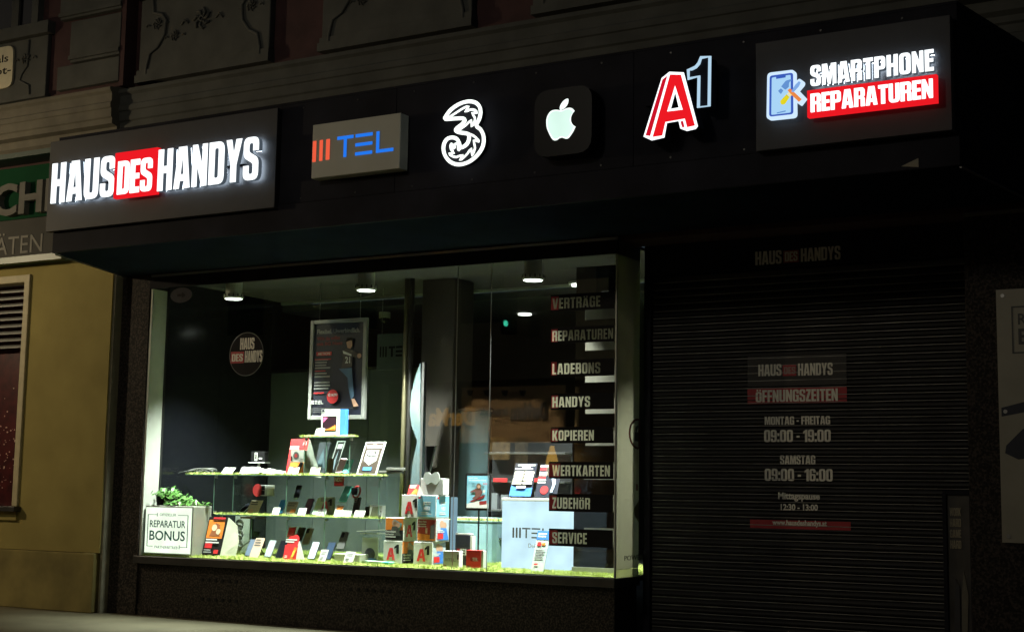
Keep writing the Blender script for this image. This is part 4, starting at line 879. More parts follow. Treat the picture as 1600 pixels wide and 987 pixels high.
r, a, W, h = card('red_display_stand', 'tall red stand-up display with white letter on the middle tier', 'display stand', 446, 685, 473, 741, .62, zm, red_p, 12, .006)
a.text('A1', .72, .82, .95, .95, white_p, False, .02, .2); a.lines(.02, .68, .75, .80, 2, white_p); a.rect(.55, .70, .82, .82, red_p); a.poly([(.1, .0), (.95, .0), (1, .38), (.2, .32)], orange_p); a.poly([(.6, .12), (.8, .05), (.95, .3), (.8, .38)], black_p)
build('side_leg', MB().hexa([(W/2-.01, .006, 0), (W/2+.13, .16, 0), (W/2+.13, .166, 0), (W/2-.01, .012, 0)], [(W/2-.01, .006, h), (W/2+.0, .02, h), (W/2+.0, .026, h), (W/2-.01, .012, h)]), M('stand_grey', (.45, .44, .40), .6), r)
r, a, W, h = carton('camera_carton', 'pale carton with a round camera eye, in front of the red stand-up display', 'box', 454, 703, 475, 721, .55, zm+.13, .05, M('carton_beige', (.42, .44, .38), .5)); a.disc(.40, .55, .22, dkgrey); a.disc(.40, .55, .11, dkred_p); a.rect(.02, .1, .12, .5, black_p); a.lines(.62, .1, .95, .5, 3, grey_p)
build('stand', MB().box(-.01, .01, .02, .03, -.13, -.001), glass_c, r)
price_card('white price card leaning at the foot of the red stand-up display', 449, 729, 465, 742, .53, zm)
price_card('beige price card right of the red stand-up display', 483, 729, 498, 742, .54, zm, M('beige_price', (.50, .49, .40), .6))
r, a, W, h = card('dark_display_case', 'dark angular case standing behind the beige price card', 'display case', 489, 690, 506, 741, .78, zm, M('case_grey', (.05, .06, .07), .3), 16, .02); a.poly([(.1, .2), (.5, .8), (.95, .2)], M('case_blue', (.10, .16, .19), .3))
r, a, W, h = card('leaning_dark_frame', 'thin white edged dark frame leaning behind the pink phone', 'frame', 513, 688, 526, 720, .8, zm+.02, black_p, 24, .006)
fr = MB(); fr.box(-W/2, -W/2+.012, -.004, 0, 0, h).box(W/2-.012, W/2, -.004, 0, 0, h).box(-W/2+.0125, W/2-.0125, -.004, 0, h-.012, h); build('frame_edge', fr, grey_p, r); a.rect(.2, .75, .8, .9, grey_p); a.poly([(.1, .1), (.5, .7), (.6, .1)], M('jeans_print', (.16, .22, .27), .6))
phone('black phone with gold lower edge standing left of the pink phone', 511, 716, 522, 741, .6, zm, black_p, M('gold_dark', (.08, .06, .02), .3), 10)
phone('white phone with a pink round picture on the middle tier', 524, 715, 538, 741, .58, zm, white_pl, M('pink_white', (.72, .62, .60), .3, c2=(.72, .20, .36), sc=5.), 30)
phone('turquoise phone showing its back on the middle tier', 534, 717, 550, 742, .56, zm, teal_pl, M('teal_dark', (.05, .30, .29), .3), 30, back=True)
r, a, W, h = card('discount_frame', 'white framed brown discount poster with an arrow badge on the middle tier', 'poster frame', 556, 689, 588, 744, .56, zm, M('frame_white', (.48, .49, .46), .5), 25, .012, bev=.003)
a.rect(.08, .04, .92, .95, M('brown_poster', (.045, .033, .025), .6, spec=.2)); a.rect(.16, .80, .86, .89, white_p); a.rect(.42, .80, .6, .92, M('pale_red', (.6, .2, .18), .5)); a.poly([(.2, .42), (.5, .28), (.8, .42), (.8, .74), (.2, .74)], M('badge_white', (.42, .43, .41), .5)); a.text('50%', .3, .62, .72, .72, black_p, False, .03); a.text('Rabatt', .26, .53, .76, .61, black_p, False, .03); a.lines(.3, .4, .7, .48, 2, grey_p); a.rect(.28, .12, .7, .22, blue_p)
gv = thing('grey_tool', 'grey metal bracket lying on the far right end behind the discount frame', 'bracket', (at(612, .9, 735), .9, zm+.0))
build('arm', MB().box(-.25, .15, -.02, .02, .02, .05).box(-.05, .2, -.04, -.021, .05, .085), M('tool_grey', (.20, .20, .18), .45, .1, metal=.5), gv, bevel=.008)

# ---- further stock
phone('silver phone with pale screen between the brown card and black phone on the turf', 414, 843, 426, 864, .18, FLR, alu, M('mist_screen', (.30, .36, .40), .3))
phone('black phone standing on the turf between grey phone and white price card', 507, 841, 519, 868, .2, FLR, black_p, M('ink_screen', (.03, .05, .09), .2))
price_card('small white price card before the dark phones at the turf centre', 497, 858, 508, 869, .10, FLR)
price_card('small white price card at the foot of the blue phone in the lower tier', 424, 792, 435, 803, .52, zl)
price_card('small white price card right of the tan offer card in the lower tier', 464, 793, 476, 805, .52, zl)
phone('dark phone leaning between the tan offer card and yellow screened phone', 474, 778, 486, 802, .6, zl, black_p, M('plum_screen', (.12, .05, .10), .25))
carton('phone_carton', 'small black carton at the far right end of the lower tier', 'box', 570, 791, 578, 809, .66, zl, .05, black_p)
r, a, W, h = card('small_offer_card', 'red and white card on the bottom tier, left of the upright black phone', 'card', 444, 822, 456, 842, .66, FLR+.10, white_p, 20, .004); a.rect(.05, .5, .95, .95, red_p); a.lines(.1, .1, .9, .45, 3, grey_p)
r, a, W, h = card('white_leaflet', 'white leaflet lying furthest left among the leaflets on the middle tier', 'leaflet', 345, 730, 362, 740, .58, zm, white_p, 45, .003, group='white leaflets on the middle tier'); a.lines(.15, .3, .85, .8, 3, grey_p)
# ---- top tier (on Z3)
zt = Z3+.008
r, a, W, h = carton('tablet_carton', 'white and blue carton with a glowing tablet picture on the topmost tier', 'box', 501, 639, 529, 681, .66, zt, .07, M('carton_white', (.60, .63, .58), .45))
a.rect(.1, .18, .86, .74, black_p); a.rect(.14, .22, .82, .70, M('tablet_dark', (.03, .012, .02), .3)); a.poly([(.14, .22), (.82, .22), (.82, .42), (.5, .30)], orange_p); a.poly([(.14, .5), (.14, .70), (.4, .70)], pink_p); a.poly([(.5, .24), (.82, .3), (.82, .36)], yellow_p); a.rect(.06, .9, .2, .99, navy_p)
build('blue_side', MB().box(W/2+.001, W/2+.075, .012, .068, .0, h*.995), blue_p, r, bevel=.002)
price_card('white price card in front of the tablet carton on the topmost tier', 491, 669, 504, 682, .56, zt)

# ---- stack of cubes
side = .232; rzc = 0.
def cube(label, px, Y, z, left, right, rz=-2.):
    r = thing('promo_cube', label, 'cube', (at(px, Y, 880)-side, Y, z), R_(rz), 0, 'stack of promotional cubes')
    build('cube_body', MB().box(0, side, 0, side, 0, side-.002), white_p, r, bevel=.004)
    for k, fn in ((0, left), (1, right)):
        # k 0: front face, k 1: right hand face
        e = []
        before = set(o.name for o in COL.objects)
        a = Art(r, side*.94, side*.94); fn(a)
        for o in list(COL.objects):
            if o.name not in before and o.type == 'MESH':
                for v in o.data.vertices:
                    x, y, zz = v.co; zz += side*.03
                    if k == 0: v.co = (x+side/2, y, zz)
                    else: v.co = (side-y, x+side/2, zz)
    return r
def fA(a): letter_A1(a, .16, .14, .86, .86)
def fpic(a):
    a.rect(0, .45, 1, 1, orange_p); a.rect(0, 0, 1, .46, black_p); a.poly([(.5, .3), (.75, .3), (.95, .75), (.5, .95)], M('cube_teal', (.1, .28, .3), .6)); a.disc(.52, .78, .15, skin_p); a.disc(.72, .68, .13, skin_p); a.poly([(.42, .86), (.5, .96), (.64, .92), (.66, .84)], M('hair_grey', (.3, .28, .25), .6)); a.poly([(.3, .2), (.4, .62), (.7, .62), (.9, .2)], dkgrey); a.text('Gemeinsam', .04, .34, .62, .44, white_p, False, .02); a.text('zuhause', .04, .22, .5, .31, white_p, False, .02); a.lines(.04, .08, .7, .18, 1, white_p)
def fred(a): a.rect(0, .03, 1, .98, M('cube_red', (.34, .03, .02), .5)); a.poly([(0, .03), (1, .03), (1, .25), (0, .35)], orange_p); a.text('Mein Netz', .05, .84, .5, .93, white_p, False, .02); a.lines(.05, .6, .55, .8, 2, white_p); a.rect(.45, .35, .56, .6, skin_p); a.poly([(.7, .1), (.98, .1), (.98, .8), (.75, .7)], dkgrey)
def fpic2(a): a.rect(0, .03, 1, .98, M('cube_pale', (.45, .52, .58), .6)); a.disc(.4, .78, .17, skin_p); a.disc(.62, .72, .15, skin_p); a.poly([(.2, .05), (.3, .6), (.75, .6), (.95, .05)], blue_p); a.rect(.05, .1, .5, .36, red_p); a.lines(.05, .38, .6, .52, 2, white_p)
def fblue(a): a.rect(0, .03, 1, .98, ltblue_p); a.text('JETZT', .3, .55, .75, .72, white_p, False, .03); a.text('NEU', .36, .34, .7, .5, white_p, False, .03); a.rect(.05, .86, .18, .95, red_p); a.lines(.2, .12, .8, .26, 2, white_p)
CY = .30
cube('cube with red letter face, bottom row, left end of the cube stack', 628, CY, FLR, fA, fpic)
cube('cube with red letter face and sports picture, bottom row, right end of the stack', 676, CY, FLR, fA, fpic2)
cube('cube with couple picture on its left face, middle row left', 630, CY+.01, FLR+side+.001, fpic, fA)
cube('dark red cube with pale family picture, middle row right', 681, CY+.01, FLR+side+.001, fred, fpic2)
cube('white cube with red letter at the left of the top row', 655, CY+.02, FLR+2*side+.002, fA, fred)
cube('light blue cube with white words at the right of the top row', 680, CY, FLR+2*side+.002, fblue, fblue)
hb = thing('heart_gift_bag', 'small white gift bag with a heart shaped handle top on the light blue cube', 'gift bag', (at(677, .36, 783), .36, FLR+3*side+.004))
build('bag', MB().box(-.135, .135, -.03, .08, 0, .165), white_pl, hb, bevel=.005)
build('heart', MB().prism(catmull([(0, .125), (.05, .10), (.085, .13), (.095, .175), (.075, .22), (.04, .225), (0, .205), (-.04, .225), (-.075, .22), (-.095, .175), (-.085, .13), (-.05, .10)], 4), -.045, -.032), M('heart_grey', (.50, .54, .50), .5), hb)
r, a, W, h = card('red_flyer', 'red and orange folded flyer standing on the topmost white cube', 'flyer', 636, 757, 651, 784, .24, FLR+3*side+.004, red_p, 22, .004); a.poly([(.35, .02), (.98, .02), (1., .5), (.7, .6)], orange_p); a.lines(.1, .62, .9, .95, 3, white_p); a.poly([(.5, .1), (.7, .1), (.8, .35), (.6, .4)], yellow_p)
build('back_leg', MB().hexa([(W*.3, .005, 0), (W*.75, .11, 0), (W*.75, .114, 0), (W*.3, .009, 0)], [(W*.45, .005, h*.95), (W*.5, .02, h*.95), (W*.5, .024, h*.95), (W*.45, .009, h*.95)]), white_p, r)

# ---- small cartons with bars-and-letters print
def tel_print(a, u0, v0, u1, v1, m1, m2, y=None):
    w0, w1, y = a.U(u0), a.U(u1), a._y(); W = w1-w0
    build('bar_print', emblem_bars(MB(), w0, w0+W*.24, v0*a.h, v1*a.h, y, .0011), m1, a.r)
    build('lettering', tel(MB(), w0+W*.30, w1, v0*a.h, v1*a.h, y, .0011, .2), m2, a.r)
r, a, W, h = carton('sim_carton', 'white carton with thin grey letters, front of the display beside the cubes', 'box', 692, 860, 717, 884, .12, FLR, .07, white_pl, group='small printed cartons in front'); tel_print(a, .12, .38, .8, .56, grey_p, grey_p); a.rect(.9, .5, .97, .8, black_p); a.rect(.02, .08, .22, .16, M('brown_print', (.25, .1, .05), .5))
r, a, W, h = carton('sim_carton', 'red carton with white letters, in front of the pole of the snowboard poster', 'box', 728, 859, 751, 885, .12, FLR, .07, red_p, group='small printed cartons in front'); tel_print(a, .28, .42, .82, .60, dkred_p, white_p); a.rect(.05, .06, .28, .16, dkred_p); build('white_lid', MB().box(W/2+.001, W/2+.025, .004, .066, .002, h*.98), white_p, r)
r, a, W, h = carton('sim_carton', 'navy carton with white letters standing behind the white one', 'box', 711, 835, 734, 860, .40, FLR, .07, navy_p, group='small printed cartons in front'); tel_print(a, .14, .36, .84, .56, red_p, white_p); a.rect(.04, .04, .26, .12, red_p); build('white_lid', MB().box(W/2+.001, W/2+.025, .004, .066, .002, h*.98).box(-W/2, W/2, .004, .066, h+.001, h+.015), white_p, r)
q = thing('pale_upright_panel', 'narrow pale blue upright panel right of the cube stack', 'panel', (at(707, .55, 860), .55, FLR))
build('panel', MB().box(-.035, .035, 0, .03, 0, zat(707, 776, .55)-FLR), E('glowing_ice_blue', (.46, .72, .90), .6, .08), q, bevel=.008); build('foot', MB().box(-.06, .06, -.05, .08, -.004, .008), white_pl, q)  # panel brightness put in as emission, like the counter
gsf = thing('turf_ledge', 'low glass ledge topped with turf between the pale panel and the blue counter', 'shelf', (at(745, .75, 812), .75, FLR))
xa, xb = at(704, .75, 812), at(788, .75, 812); zg = zat(745, 812, .75)
build('shelf_plate', MB().box(xa, xb, .70, .95, zg-.015, zg-.004), glass_s, gsf, world=True); build('glass_panel', MB().box(xa+.05, xa+.06, .72, .93, FLR, zg-.016), glass_s, gsf, world=True); build('glass_panel', MB().box(xb-.2, xb-.19, .72, .93, FLR, zg-.016), glass_s, gsf, world=True)
build('turf_strip', turf(xa, xb, .69, .93, zg-.003, 900, .026), turf_m, gsf, world=True)
sbx = thing('blue_storage_box', 'pale blue cardboard box on the turf under the low ledge', 'box', (at(738, 1.2, 850), 1.2, FLR)); build('box', MB().box(-.24, .24, 0, .25, 0, .42), M('storage_blue', (.17, .28, .33), .6), sbx, bevel=.004); build('lid', MB().box(-.25, .25, -.01, .26, .422, .47), M('storage_lid', (.26, .38, .42), .6), sbx, bevel=.004)

# snowboard poster on a floor stand
ps = thing('poster_stand', 'black framed poster stand showing a snowboarder on a blue slope', 'poster stand', (at(746, .45, 870), .45, FLR))
xa, xb = at(727, .45, 770)-at(746, .45, 870), at(766.5, .45, 770)-at(746, .45, 870); za, zb = zat(746, 797, .45)-FLR, zat(746, 739, .45)-FLR
build('pole', MB().tube([(.0, .01, 0), (.0, .01, za)], .009, 8), black_p, ps); build('foot', MB().lathe([(.14, -.004), (.14, .008), (.02, .02)], 20), black_p, ps)
fr = build('frame', MB().prism(_rnd([(xa, za, .02), (xb, za, .02), (xb, zb, .02), (xa, zb, .02)]), 0, .02), black_p, ps)
class Off(Art):
    def __init__(s, root, x0, x1, z0, z1, y): s.r, s.w, s.h, s.y, s.k, s.x0, s.z0 = root, x1-x0, z1-z0, y, 1, x0, z0
    def U(s, u): return s.x0+u*s.w
    def _fix(s, o):
        for v in o.data.vertices: v.co.z += s.z0
        return o
    def rect(s, *a, **k): return s._fix(Art.rect(s, *a, **k))
    def poly(s, *a, **k): return s._fix(Art.poly(s, *a, **k))
    def disc(s, *a, **k): return s._fix(Art.disc(s, *a, **k))
    def text(s, *a, **k): return s._fix(Art.text(s, *a, **k))
    def lines(s, *a, **k): return s._fix(Art.lines(s, *a, **k))
a = Off(ps, xa+.02, xb-.02, za+.025, zb-.025, 0)
a.rect(0, 0, 1, 1, M('slope_sky', (.12, .46, .66), .5, c2=(.35, .62, .72), sc=3.)); a.poly([(0, 0), (1, 0), (1, .15), (.5, .22), (0, .12)], white_p)
a.poly([(.12, .18), (.2, .22), (.85, .42), (.8, .34), (.35, .2)], dkred_p, 'snowboard_print'); a.poly([(.25, .3), (.38, .24), (.62, .36), (.72, .5), (.62, .62), (.42, .60), (.18, .52), (.16, .47), (.38, .5), (.4, .38)], M('snow_jacket', (.16, .06, .05), .6), 'rider_print'); a.disc(.55, .68, .11, M('rider_helmet', (.22, .13, .07), .5)); a.disc(.56, .66, .065, skin_p); a.disc(.8, .52, .06, white_p)
a.text('Jetzt neu', .05, .90, .5, .96, white_p, False, .02, .2); a.text('im schnellen Netz', .1, .84, .9, .895, white_p, False, .02, .2); a.text('5G', .76, .72, .94, .78, red_p, False, .03); a.poly([(.6, .2), (.94, .24), (.94, .12), (.62, .09)], dkred_p)

# pale blue counter with its emblem
ct = thing('sales_counter', 'pale blue counter with dark bar letters, behind the black window strips', 'counter', (at(783, .42, 887), .42, FLR))
Wc = at(895, .42, 887)-at(783, .42, 887); Hc = zat(790, 782, .42)-FLR; ws = at(869, .42, 850)-at(783, .42, 850)
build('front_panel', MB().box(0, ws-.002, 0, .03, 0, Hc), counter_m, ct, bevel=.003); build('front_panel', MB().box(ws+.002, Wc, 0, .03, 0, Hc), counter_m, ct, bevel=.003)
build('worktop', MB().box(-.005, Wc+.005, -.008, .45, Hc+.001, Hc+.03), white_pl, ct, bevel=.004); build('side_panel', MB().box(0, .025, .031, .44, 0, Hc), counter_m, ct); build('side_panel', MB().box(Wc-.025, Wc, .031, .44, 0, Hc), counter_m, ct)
u = lambda px: at(px, .42, 830)-at(783, .42, 830); zc0, zc1 = zat(820, 840, .42)-FLR, zat(820, 824, .42)-FLR
build('bar_lettering', tel(emblem_bars(MB(), u(800), u(813), zc0, zc1, -.003, .0025), u(815), u(860), zc0, zc1, -.003, .0025, .14), dkgrey, ct)
build('small_lettering', sans('Dein Netz', u(825), u(856), zc0-.09, zc0-.05, -.003, .0025), grey_p, ct)
def counter_poster(lab, x0, y0, x1, y1, base, fill):
    r, a, W, h = card('counter_poster', lab, 'poster', x0, y0, x1, y1, .5, FLR+Hc+.036, glass_c, 22, .006, group='posters leaning on the counter'); a.rect(.02, .02, .98, .98, base); fill(a); easel(r, W, h, glass_c); return r
def fa(a):
    a.rect(.03, .03, .97, .2, blue_p); a.poly([(.03, .2), (.97, .2), (.97, .28), (.5, .22), (.03, .33)], blue_p); a.rect(.15, .9, .9, .94, white_p); a.rect(.35, .84, .7, .88, white_p)
    for k in range(5):
        for j in (0, 1):
            if k < 4: a.rect(.08+.45*j, .66-.1*k, .48+.45*j, .735-.1*k, M('price_cream', (.66, .60, .46), .6), n='price_field')
    a.rect(.3, .24, .7, .31, _M['price_cream'], n='price_field'); a.lines(.1, .76, .9, .82, 1, white_p)
def fb(a): a.rect(.03, .9, .35, .96, white_p); a.rect(.05, .80, .3, .86, red_p); a.lines(.05, .4, .4, .76, 5, white_p); a.rect(.05, .55, .35, .61, red_p); a.disc(.4, .22, .17, red_p); a.poly([(.55, .9), (.75, .95), (.85, .8), (.7, .6), (.55, .7)], dkred_p); a.poly([(.6, .62), (.78, .62), (.85, .4), (.78, .15), (.68, .15), (.72, .4)], M('jeans_pale', (.35, .45, .60), .6)); a.disc(.66, .96, .05, skin_p)
counter_poster('navy price list poster with cream price boxes on the counter, left one', 794, 722, 830, 780, navy_p, fa)
counter_poster('navy poster with a red price dot and dancing person, right one on the counter', 834, 724, 870, 780, navy_p, fb)
r, a, W, h = card('price_leaflet', 'tall yellow and blue price leaflet leaning against the counter front', 'leaflet', 829, 829, 849, 889, .14, FLR, M('leaflet_yellow', (.55, .56, .40), .6, c2=(.35, .55, .62), sc=3.), 20, .005)
a.rect(.0, .78, 1, 1, blue_p); a.lines(.1, .82, .9, .95, 2, white_p); a.rect(.15, .62, .45, .72, red_p); a.rect(.5, .64, .8, .7, orange_p); a.lines(.12, .3, .88, .58, 7, grey_p); a.lines(.2, .12, .6, .2, 1, red_p)
mp = thing('mirror_panel', 'dark tinted mirror panel with a pale plinth behind the black window strips', 'mirror', (at(925, .36, 890), .36, FLR))
xa, xb = at(896, .36, 850), SX1-.03
build('mirror', MB().box(xa, xb, .36, .38, FLR+.05, 3.58), mirror_m, mp, world=True); build('plinth', MB().box(xa, xb, .33, .40, FLR-.005, FLR+.048), M('plinth_grey', (.30, .31, .27), .5), mp, world=True)
build('backing', MB().box(xa, xb, .384, .40, FLR+.05, 3.58), black_p, mp, world=True)

# ---- hanging framed poster
hp = thing('hanging_poster', 'large framed dark poster with a leaping person and red price dot, hung on chains', 'poster', (at(526, 1.0, 655), 1.0, zat(526, 655, 1.0)))
Wp = at(569, 1.0, 600)-at(481, 1.0, 600); Hp = zat(520, 498, 1.0)-zat(520, 654, 1.0)
fr = MB(); fr.box(-Wp/2, -Wp/2+.045, -.025, .02, 0, Hp).box(Wp/2-.045, Wp/2, -.025, .02, 0, Hp).box(-Wp/2+.0455, Wp/2-.0455, -.025, .02, 0, .045).box(-Wp/2+.0455, Wp/2-.0455, -.025, .02, Hp-.045, Hp)
build('frame', fr, M('satin_frame', (.34, .35, .33), .35, .05, metal=.3), hp, bevel=.004); build('sheet', MB().box(-Wp/2+.046, Wp/2-.046, 0, .015, .046, Hp-.046), navy_p, hp)
for sx in (-1, 1): build('chain', MB().tube([(sx*Wp*.36, 0, Hp), (sx*Wp*.36, 0, 3.738-zat(526, 655, 1.0))], .005, 5), alu, hp)
a = Art(hp, Wp-.1, Hp-.1)
class Sh(Off): pass
a = Off(hp, -Wp/2+.05, Wp/2-.05, .05, Hp-.05, 0)
a.text('Flexibel. Unverbindlich.', .05, .895, .92, .945, M('poster_grey', (.55, .55, .52), .6), False, .018); a.text('Wie du willst', .05, .825, .52, .865, dkred_p, False, .015); a.text('mit 5G Netz', .05, .765, .58, .805, dkred_p, False, .015)
a.rect(.05, .655, .36, .695, red_p); a.text('AKTION', .08, .66, .33, .69, white_p, False, .02); a.lines(.03, .50, .38, .62, 4, grey_p); a.lines(.03, .40, .4, .47, 2, grey_p); a.lines(.03, .60, .36, .62, 1, red_p); a.lines(.03, .475, .36, .49, 1, red_p); a.lines(.03, .27, .36, .37, 3, grey_p); a.rect(.03, .235, .24, .25, red_p)
a.poly([(.66, .80), (.72, .83), (.78, .80), (.79, .75), (.75, .715), (.69, .73)], skin_p, 'head_print'); a.poly([(.65, .79), (.68, .84), (.78, .84), (.80, .79), (.76, .81)], black_p, 'hair_print')
a.poly([(.60, .70), (.70, .72), (.80, .70), (.93, .655), (.93, .61), (.80, .63), (.80, .52), (.58, .50), (.62, .62), (.59, .65)], M('jumper_print', (.075, .06, .055), .7), 'jumper_print'); a.poly([(.60, .70), (.62, .665), (.78, .635), (.78, .655)], white_p, 'sleeve_print'); a.disc(.94, .635, .04, skin_p); a.text('21', .66, .56, .76, .63, white_p, False, .02)
a.poly([(.54, .50), (.80, .505), (.82, .40), (.86, .20), (.80, .16), (.74, .30), (.72, .40)], M('jeans_blue', (.10, .18, .28), .7), 'jeans_print'); a.poly([(.81, .17), (.87, .17), (.96, .09), (.86, .085)], skin_p, 'foot_print')
a.disc(.43, .20, .115, red_p, 'price_dot'); a.text('€14.99', .34, .20, .53, .235, white_p, False, .03)
tel_print(a, .0, .12, .25, .16, white_p, white_p)
for o in hp.children:
    if o.name.startswith(('bar_print',)) or (o.name.startswith('lettering') and max(v.co.z for v in o.data.vertices) < Hp*.17 and min(v.co.z for v in o.data.vertices) < .05+Hp*.13 and abs(o.data.vertices[0].co.z) < Hp*.17):
        for v in o.data.vertices: v.co.z += .05
a.lines(.0, .02, .95, .08, 3, dkgrey)
wp = thing('grey_wall_sign', 'grey square wall panel with black bar letters behind the steel pole', 'sign', (at(588, 1.7, 577), 1.7, zat(600, 578, 1.7)))
Ww, Hw = at(644, 1.7, 560)-at(588, 1.7, 560), .42
build('panel', MB().box(0, Ww, 0, .02, 0, Hw), M('panel_slate', (.10, .125, .13), .5), wp, bevel=.003); build('bar_lettering', tel(emblem_bars(MB(), Ww*.09, Ww*.28, Hw*.36, Hw*.65, -.004, .003), Ww*.34, Ww*.94, Hw*.36, Hw*.65, -.004, .003, .2), black_p, wp)
for k in (.12, .88): build('hanging_wire', MB().tube([(Ww*k, .01, Hw), (Ww*k, .01, 3.738-zat(600, 578, 1.7))], .003, 4), alu, wp)
# curved pale board
cvx = at(657, .9, 700)
cvp = [(657,566),(650,585),(643,612),(640,640),(643,665),(652,689),(645,720),(641,760),(641,800),(645,850),(657,862)]
pts = [(P(x, y, .9)[0], P(x, y, .9)[2]) for x, y in cvp]; pts[-1] = (pts[-1][0], FLR)
cb_ = thing('curved_display_board', 'tall pale blue board with a scalloped left edge beside the brown column', 'display board', (cvx, .9, FLR))
build('board', MB().prism(pts, .9, .93), M('scallop_print', (.04, .11, .15), .6, c2=(.14, .155, .135), sc=2.2), cb_, world=True); build('edge_rail', MB().box(cvx+.001, cvx+.03, .89, .94, FLR-.004, zat(657, 566, .9)), alu, cb_, world=True)
bx = thing('leaning_menu_board', 'narrow dark board with a white edge standing behind the curved pale board', 'board', (at(655, 1.1, 760), 1.1, FLR+.70))
build('board', MB().hexa([(-.10, 0, 0), (.06, 0, 0), (.06, .02, 0), (-.10, .02, 0)], [(-.04, .08, .52), (.13, .08, .52), (.13, .1, .52), (-.04, .1, .52)]), black_p, bx); build('white_edge', MB().hexa([(.061, 0, 0), (.075, 0, 0), (.075, .02, 0), (.061, .02, 0)], [(.131, .08, .52), (.145, .08, .52), (.145, .1, .52), (.131, .1, .52)]), grey_p, bx); build('support_leg', MB().box(-.02, .0, .05, .07, -.71, -.001), black_p, bx)
cd_ = thing('light_string', 'thin string of tiny beads hanging down the left side of the display', 'string', (at(268, .3, 455), .3, 3.735))
build('cord', MB().tube([(0, 0, 0), (-.005, .0, -1.5), (-.01, 0, -2.9)], .006, 5), M('string_grey', (.42, .40, .30), .5), cd_)

# ---- black strips on the glass
names = [('VERTRÄGE', 461, 487, 938, 'contract', 460), ('REPARATUREN', 512, 537, 958, 'repair', 511), ('LADEBONS', 563, 589, 938, 'top-up', 563), ('HANDYS', 615, 640, 922, 'handset', 614), ('KOPIEREN', 667, 692, 928, 'copying', 667), ('WERTKARTEN', 721, 747, 953, 'prepaid card', 720), ('ZUBEHÖR', 771, 798, 922, 'accessory', 770), ('SERVICE', 825, 852, 917, 'service', 825)]
xr = SX1-.022
order = ['topmost', 'second from the top', 'third from the top', 'fourth from the top', 'fourth from the bottom', 'third from the bottom', 'second from the bottom', 'lowest']
for k, (s, y0, y1, xe, nm, yt) in enumerate(names):
    xl = P(861 if k < 5 else 858, y0)[0]; z1, z0 = P(861, y0, -.003)[2], P(861, y1, -.003)[2]
    t = thing('window_strip', f'black window strip with grey word reading {s}, {order[k]} of eight', 'window lettering', ((xl+xr)/2, -.003, z0), group='black word strips on the window')
    tx0 = max(P(863, y0, -.003)[0], xl+.016); tx1 = min(P(xe, y0, -.003)[0], xr-.01); H = z1-z0
    first = _G[s[0]][0]; tot = sum(_G[{'Ä': 'A', 'Ö': 'O'}.get(c, c)][0] for c in s)+.085*(len(s)-1)
    f1 = tx0+(first+.06)*(tx1-tx0)/tot
    LL = loops(s, tx0, tx1, z0+H*.16, z1-H*.20, .085)
    rest = [o for L in LL[1:] for o in L[0]]; strip = MB().prism([(f1, z0), (xr, z0), (xr, z1), (f1, z1)], -.003, -.0005, rest)
    for L in LL[1:]:
        for h in L[1]: strip.prism(h, -.003, -.0005)
    build('strip', strip, black_p, t, world=True)
    sq = MB().prism([(xl, z0), (f1-.0005, z0), (f1-.0005, z1), (xl, z1)], -.003, -.0005, [[(xl+.004, z0+H*.10), (f1-.002, z0+H*.10), (f1-.002, z1-H*.10), (xl+.004, z1-H*.10)]])
    build('strip_end', sq, black_p, t, world=True)
    rq = MB().prism([(xl+.0042, z0+H*.102), (f1-.0022, z0+H*.102), (f1-.0022, z1-H*.102), (xl+.0042, z1-H*.102)], -.0032, -.0007, LL[0][0])
    for h in LL[0][1]: rq.prism(h, -.0032, -.0007)
    build('red_square', rq, red_v, t, world=True)
    build('letter_film', MB().box(xl+.002, xr-.002, .0085, .0095, z0+.002, z1-.002), TRANS('milky_letter_film', (.86, .83, .72)), t, world=True)
st = thing('round_window_sticker', 'round black window sticker with grey letters and a small red box', 'sticker', (at(385, -.004, 553), -.004, zat(385, 553, -.004)))
rr = (zat(385, 521, 0)-zat(385, 585, 0))/2
build('disc', MB().disc(0, 0, rr*1.04, 0, .003, 40), black_p, st); build('rim', MB().tube([(rr*1.05*math.cos(t), 0, rr*1.05*math.sin(t)) for t in np.linspace(0, 2*math.pi, 41)[:-1]], .004, 5, True), M('sticker_rim', (.2, .2, .2), .5), st)
d = lambda px: at(px, -.004, 553)-at(385, -.004, 553)
tx = heavy('HAUS', d(375), d(397), .05, .05+.125, -.0035, .003); heavy('HANDYS', d(383), d(410), -.09, .035, -.0035, .003, .055, tx)
build('lettering', tx, vinyl, st); rb = build('red_box', MB().box(d(361), d(381.5), -.0035, -.0005, -.095, .03), red_v, st); build('box_lettering', heavy('DES', d(363), d(380), -.075, .005, -.0055, .0018), vinyl, rb)
ar = thing('arrow_sticker', 'faint grey oval sticker with a black arrow in the upper left window corner', 'sticker', (at(283, -.004, 461), -.004, zat(283, 461, -.004)))
build('oval', MB().prism([(.16*math.cos(t), .085*math.sin(t)) for t in np.linspace(0, 2*math.pi, 33)[:-1]], 0, .003), M('faint_grey', (.075, .075, .085), .9, spec=.02), ar)
build('arrow', MB().prism([(-.055, -.014), (.015, -.014), (.015, -.035), (.06, .0), (.015, .035), (.015, .014), (-.055, .014)], -.0025, -.0005), black_p, ar)

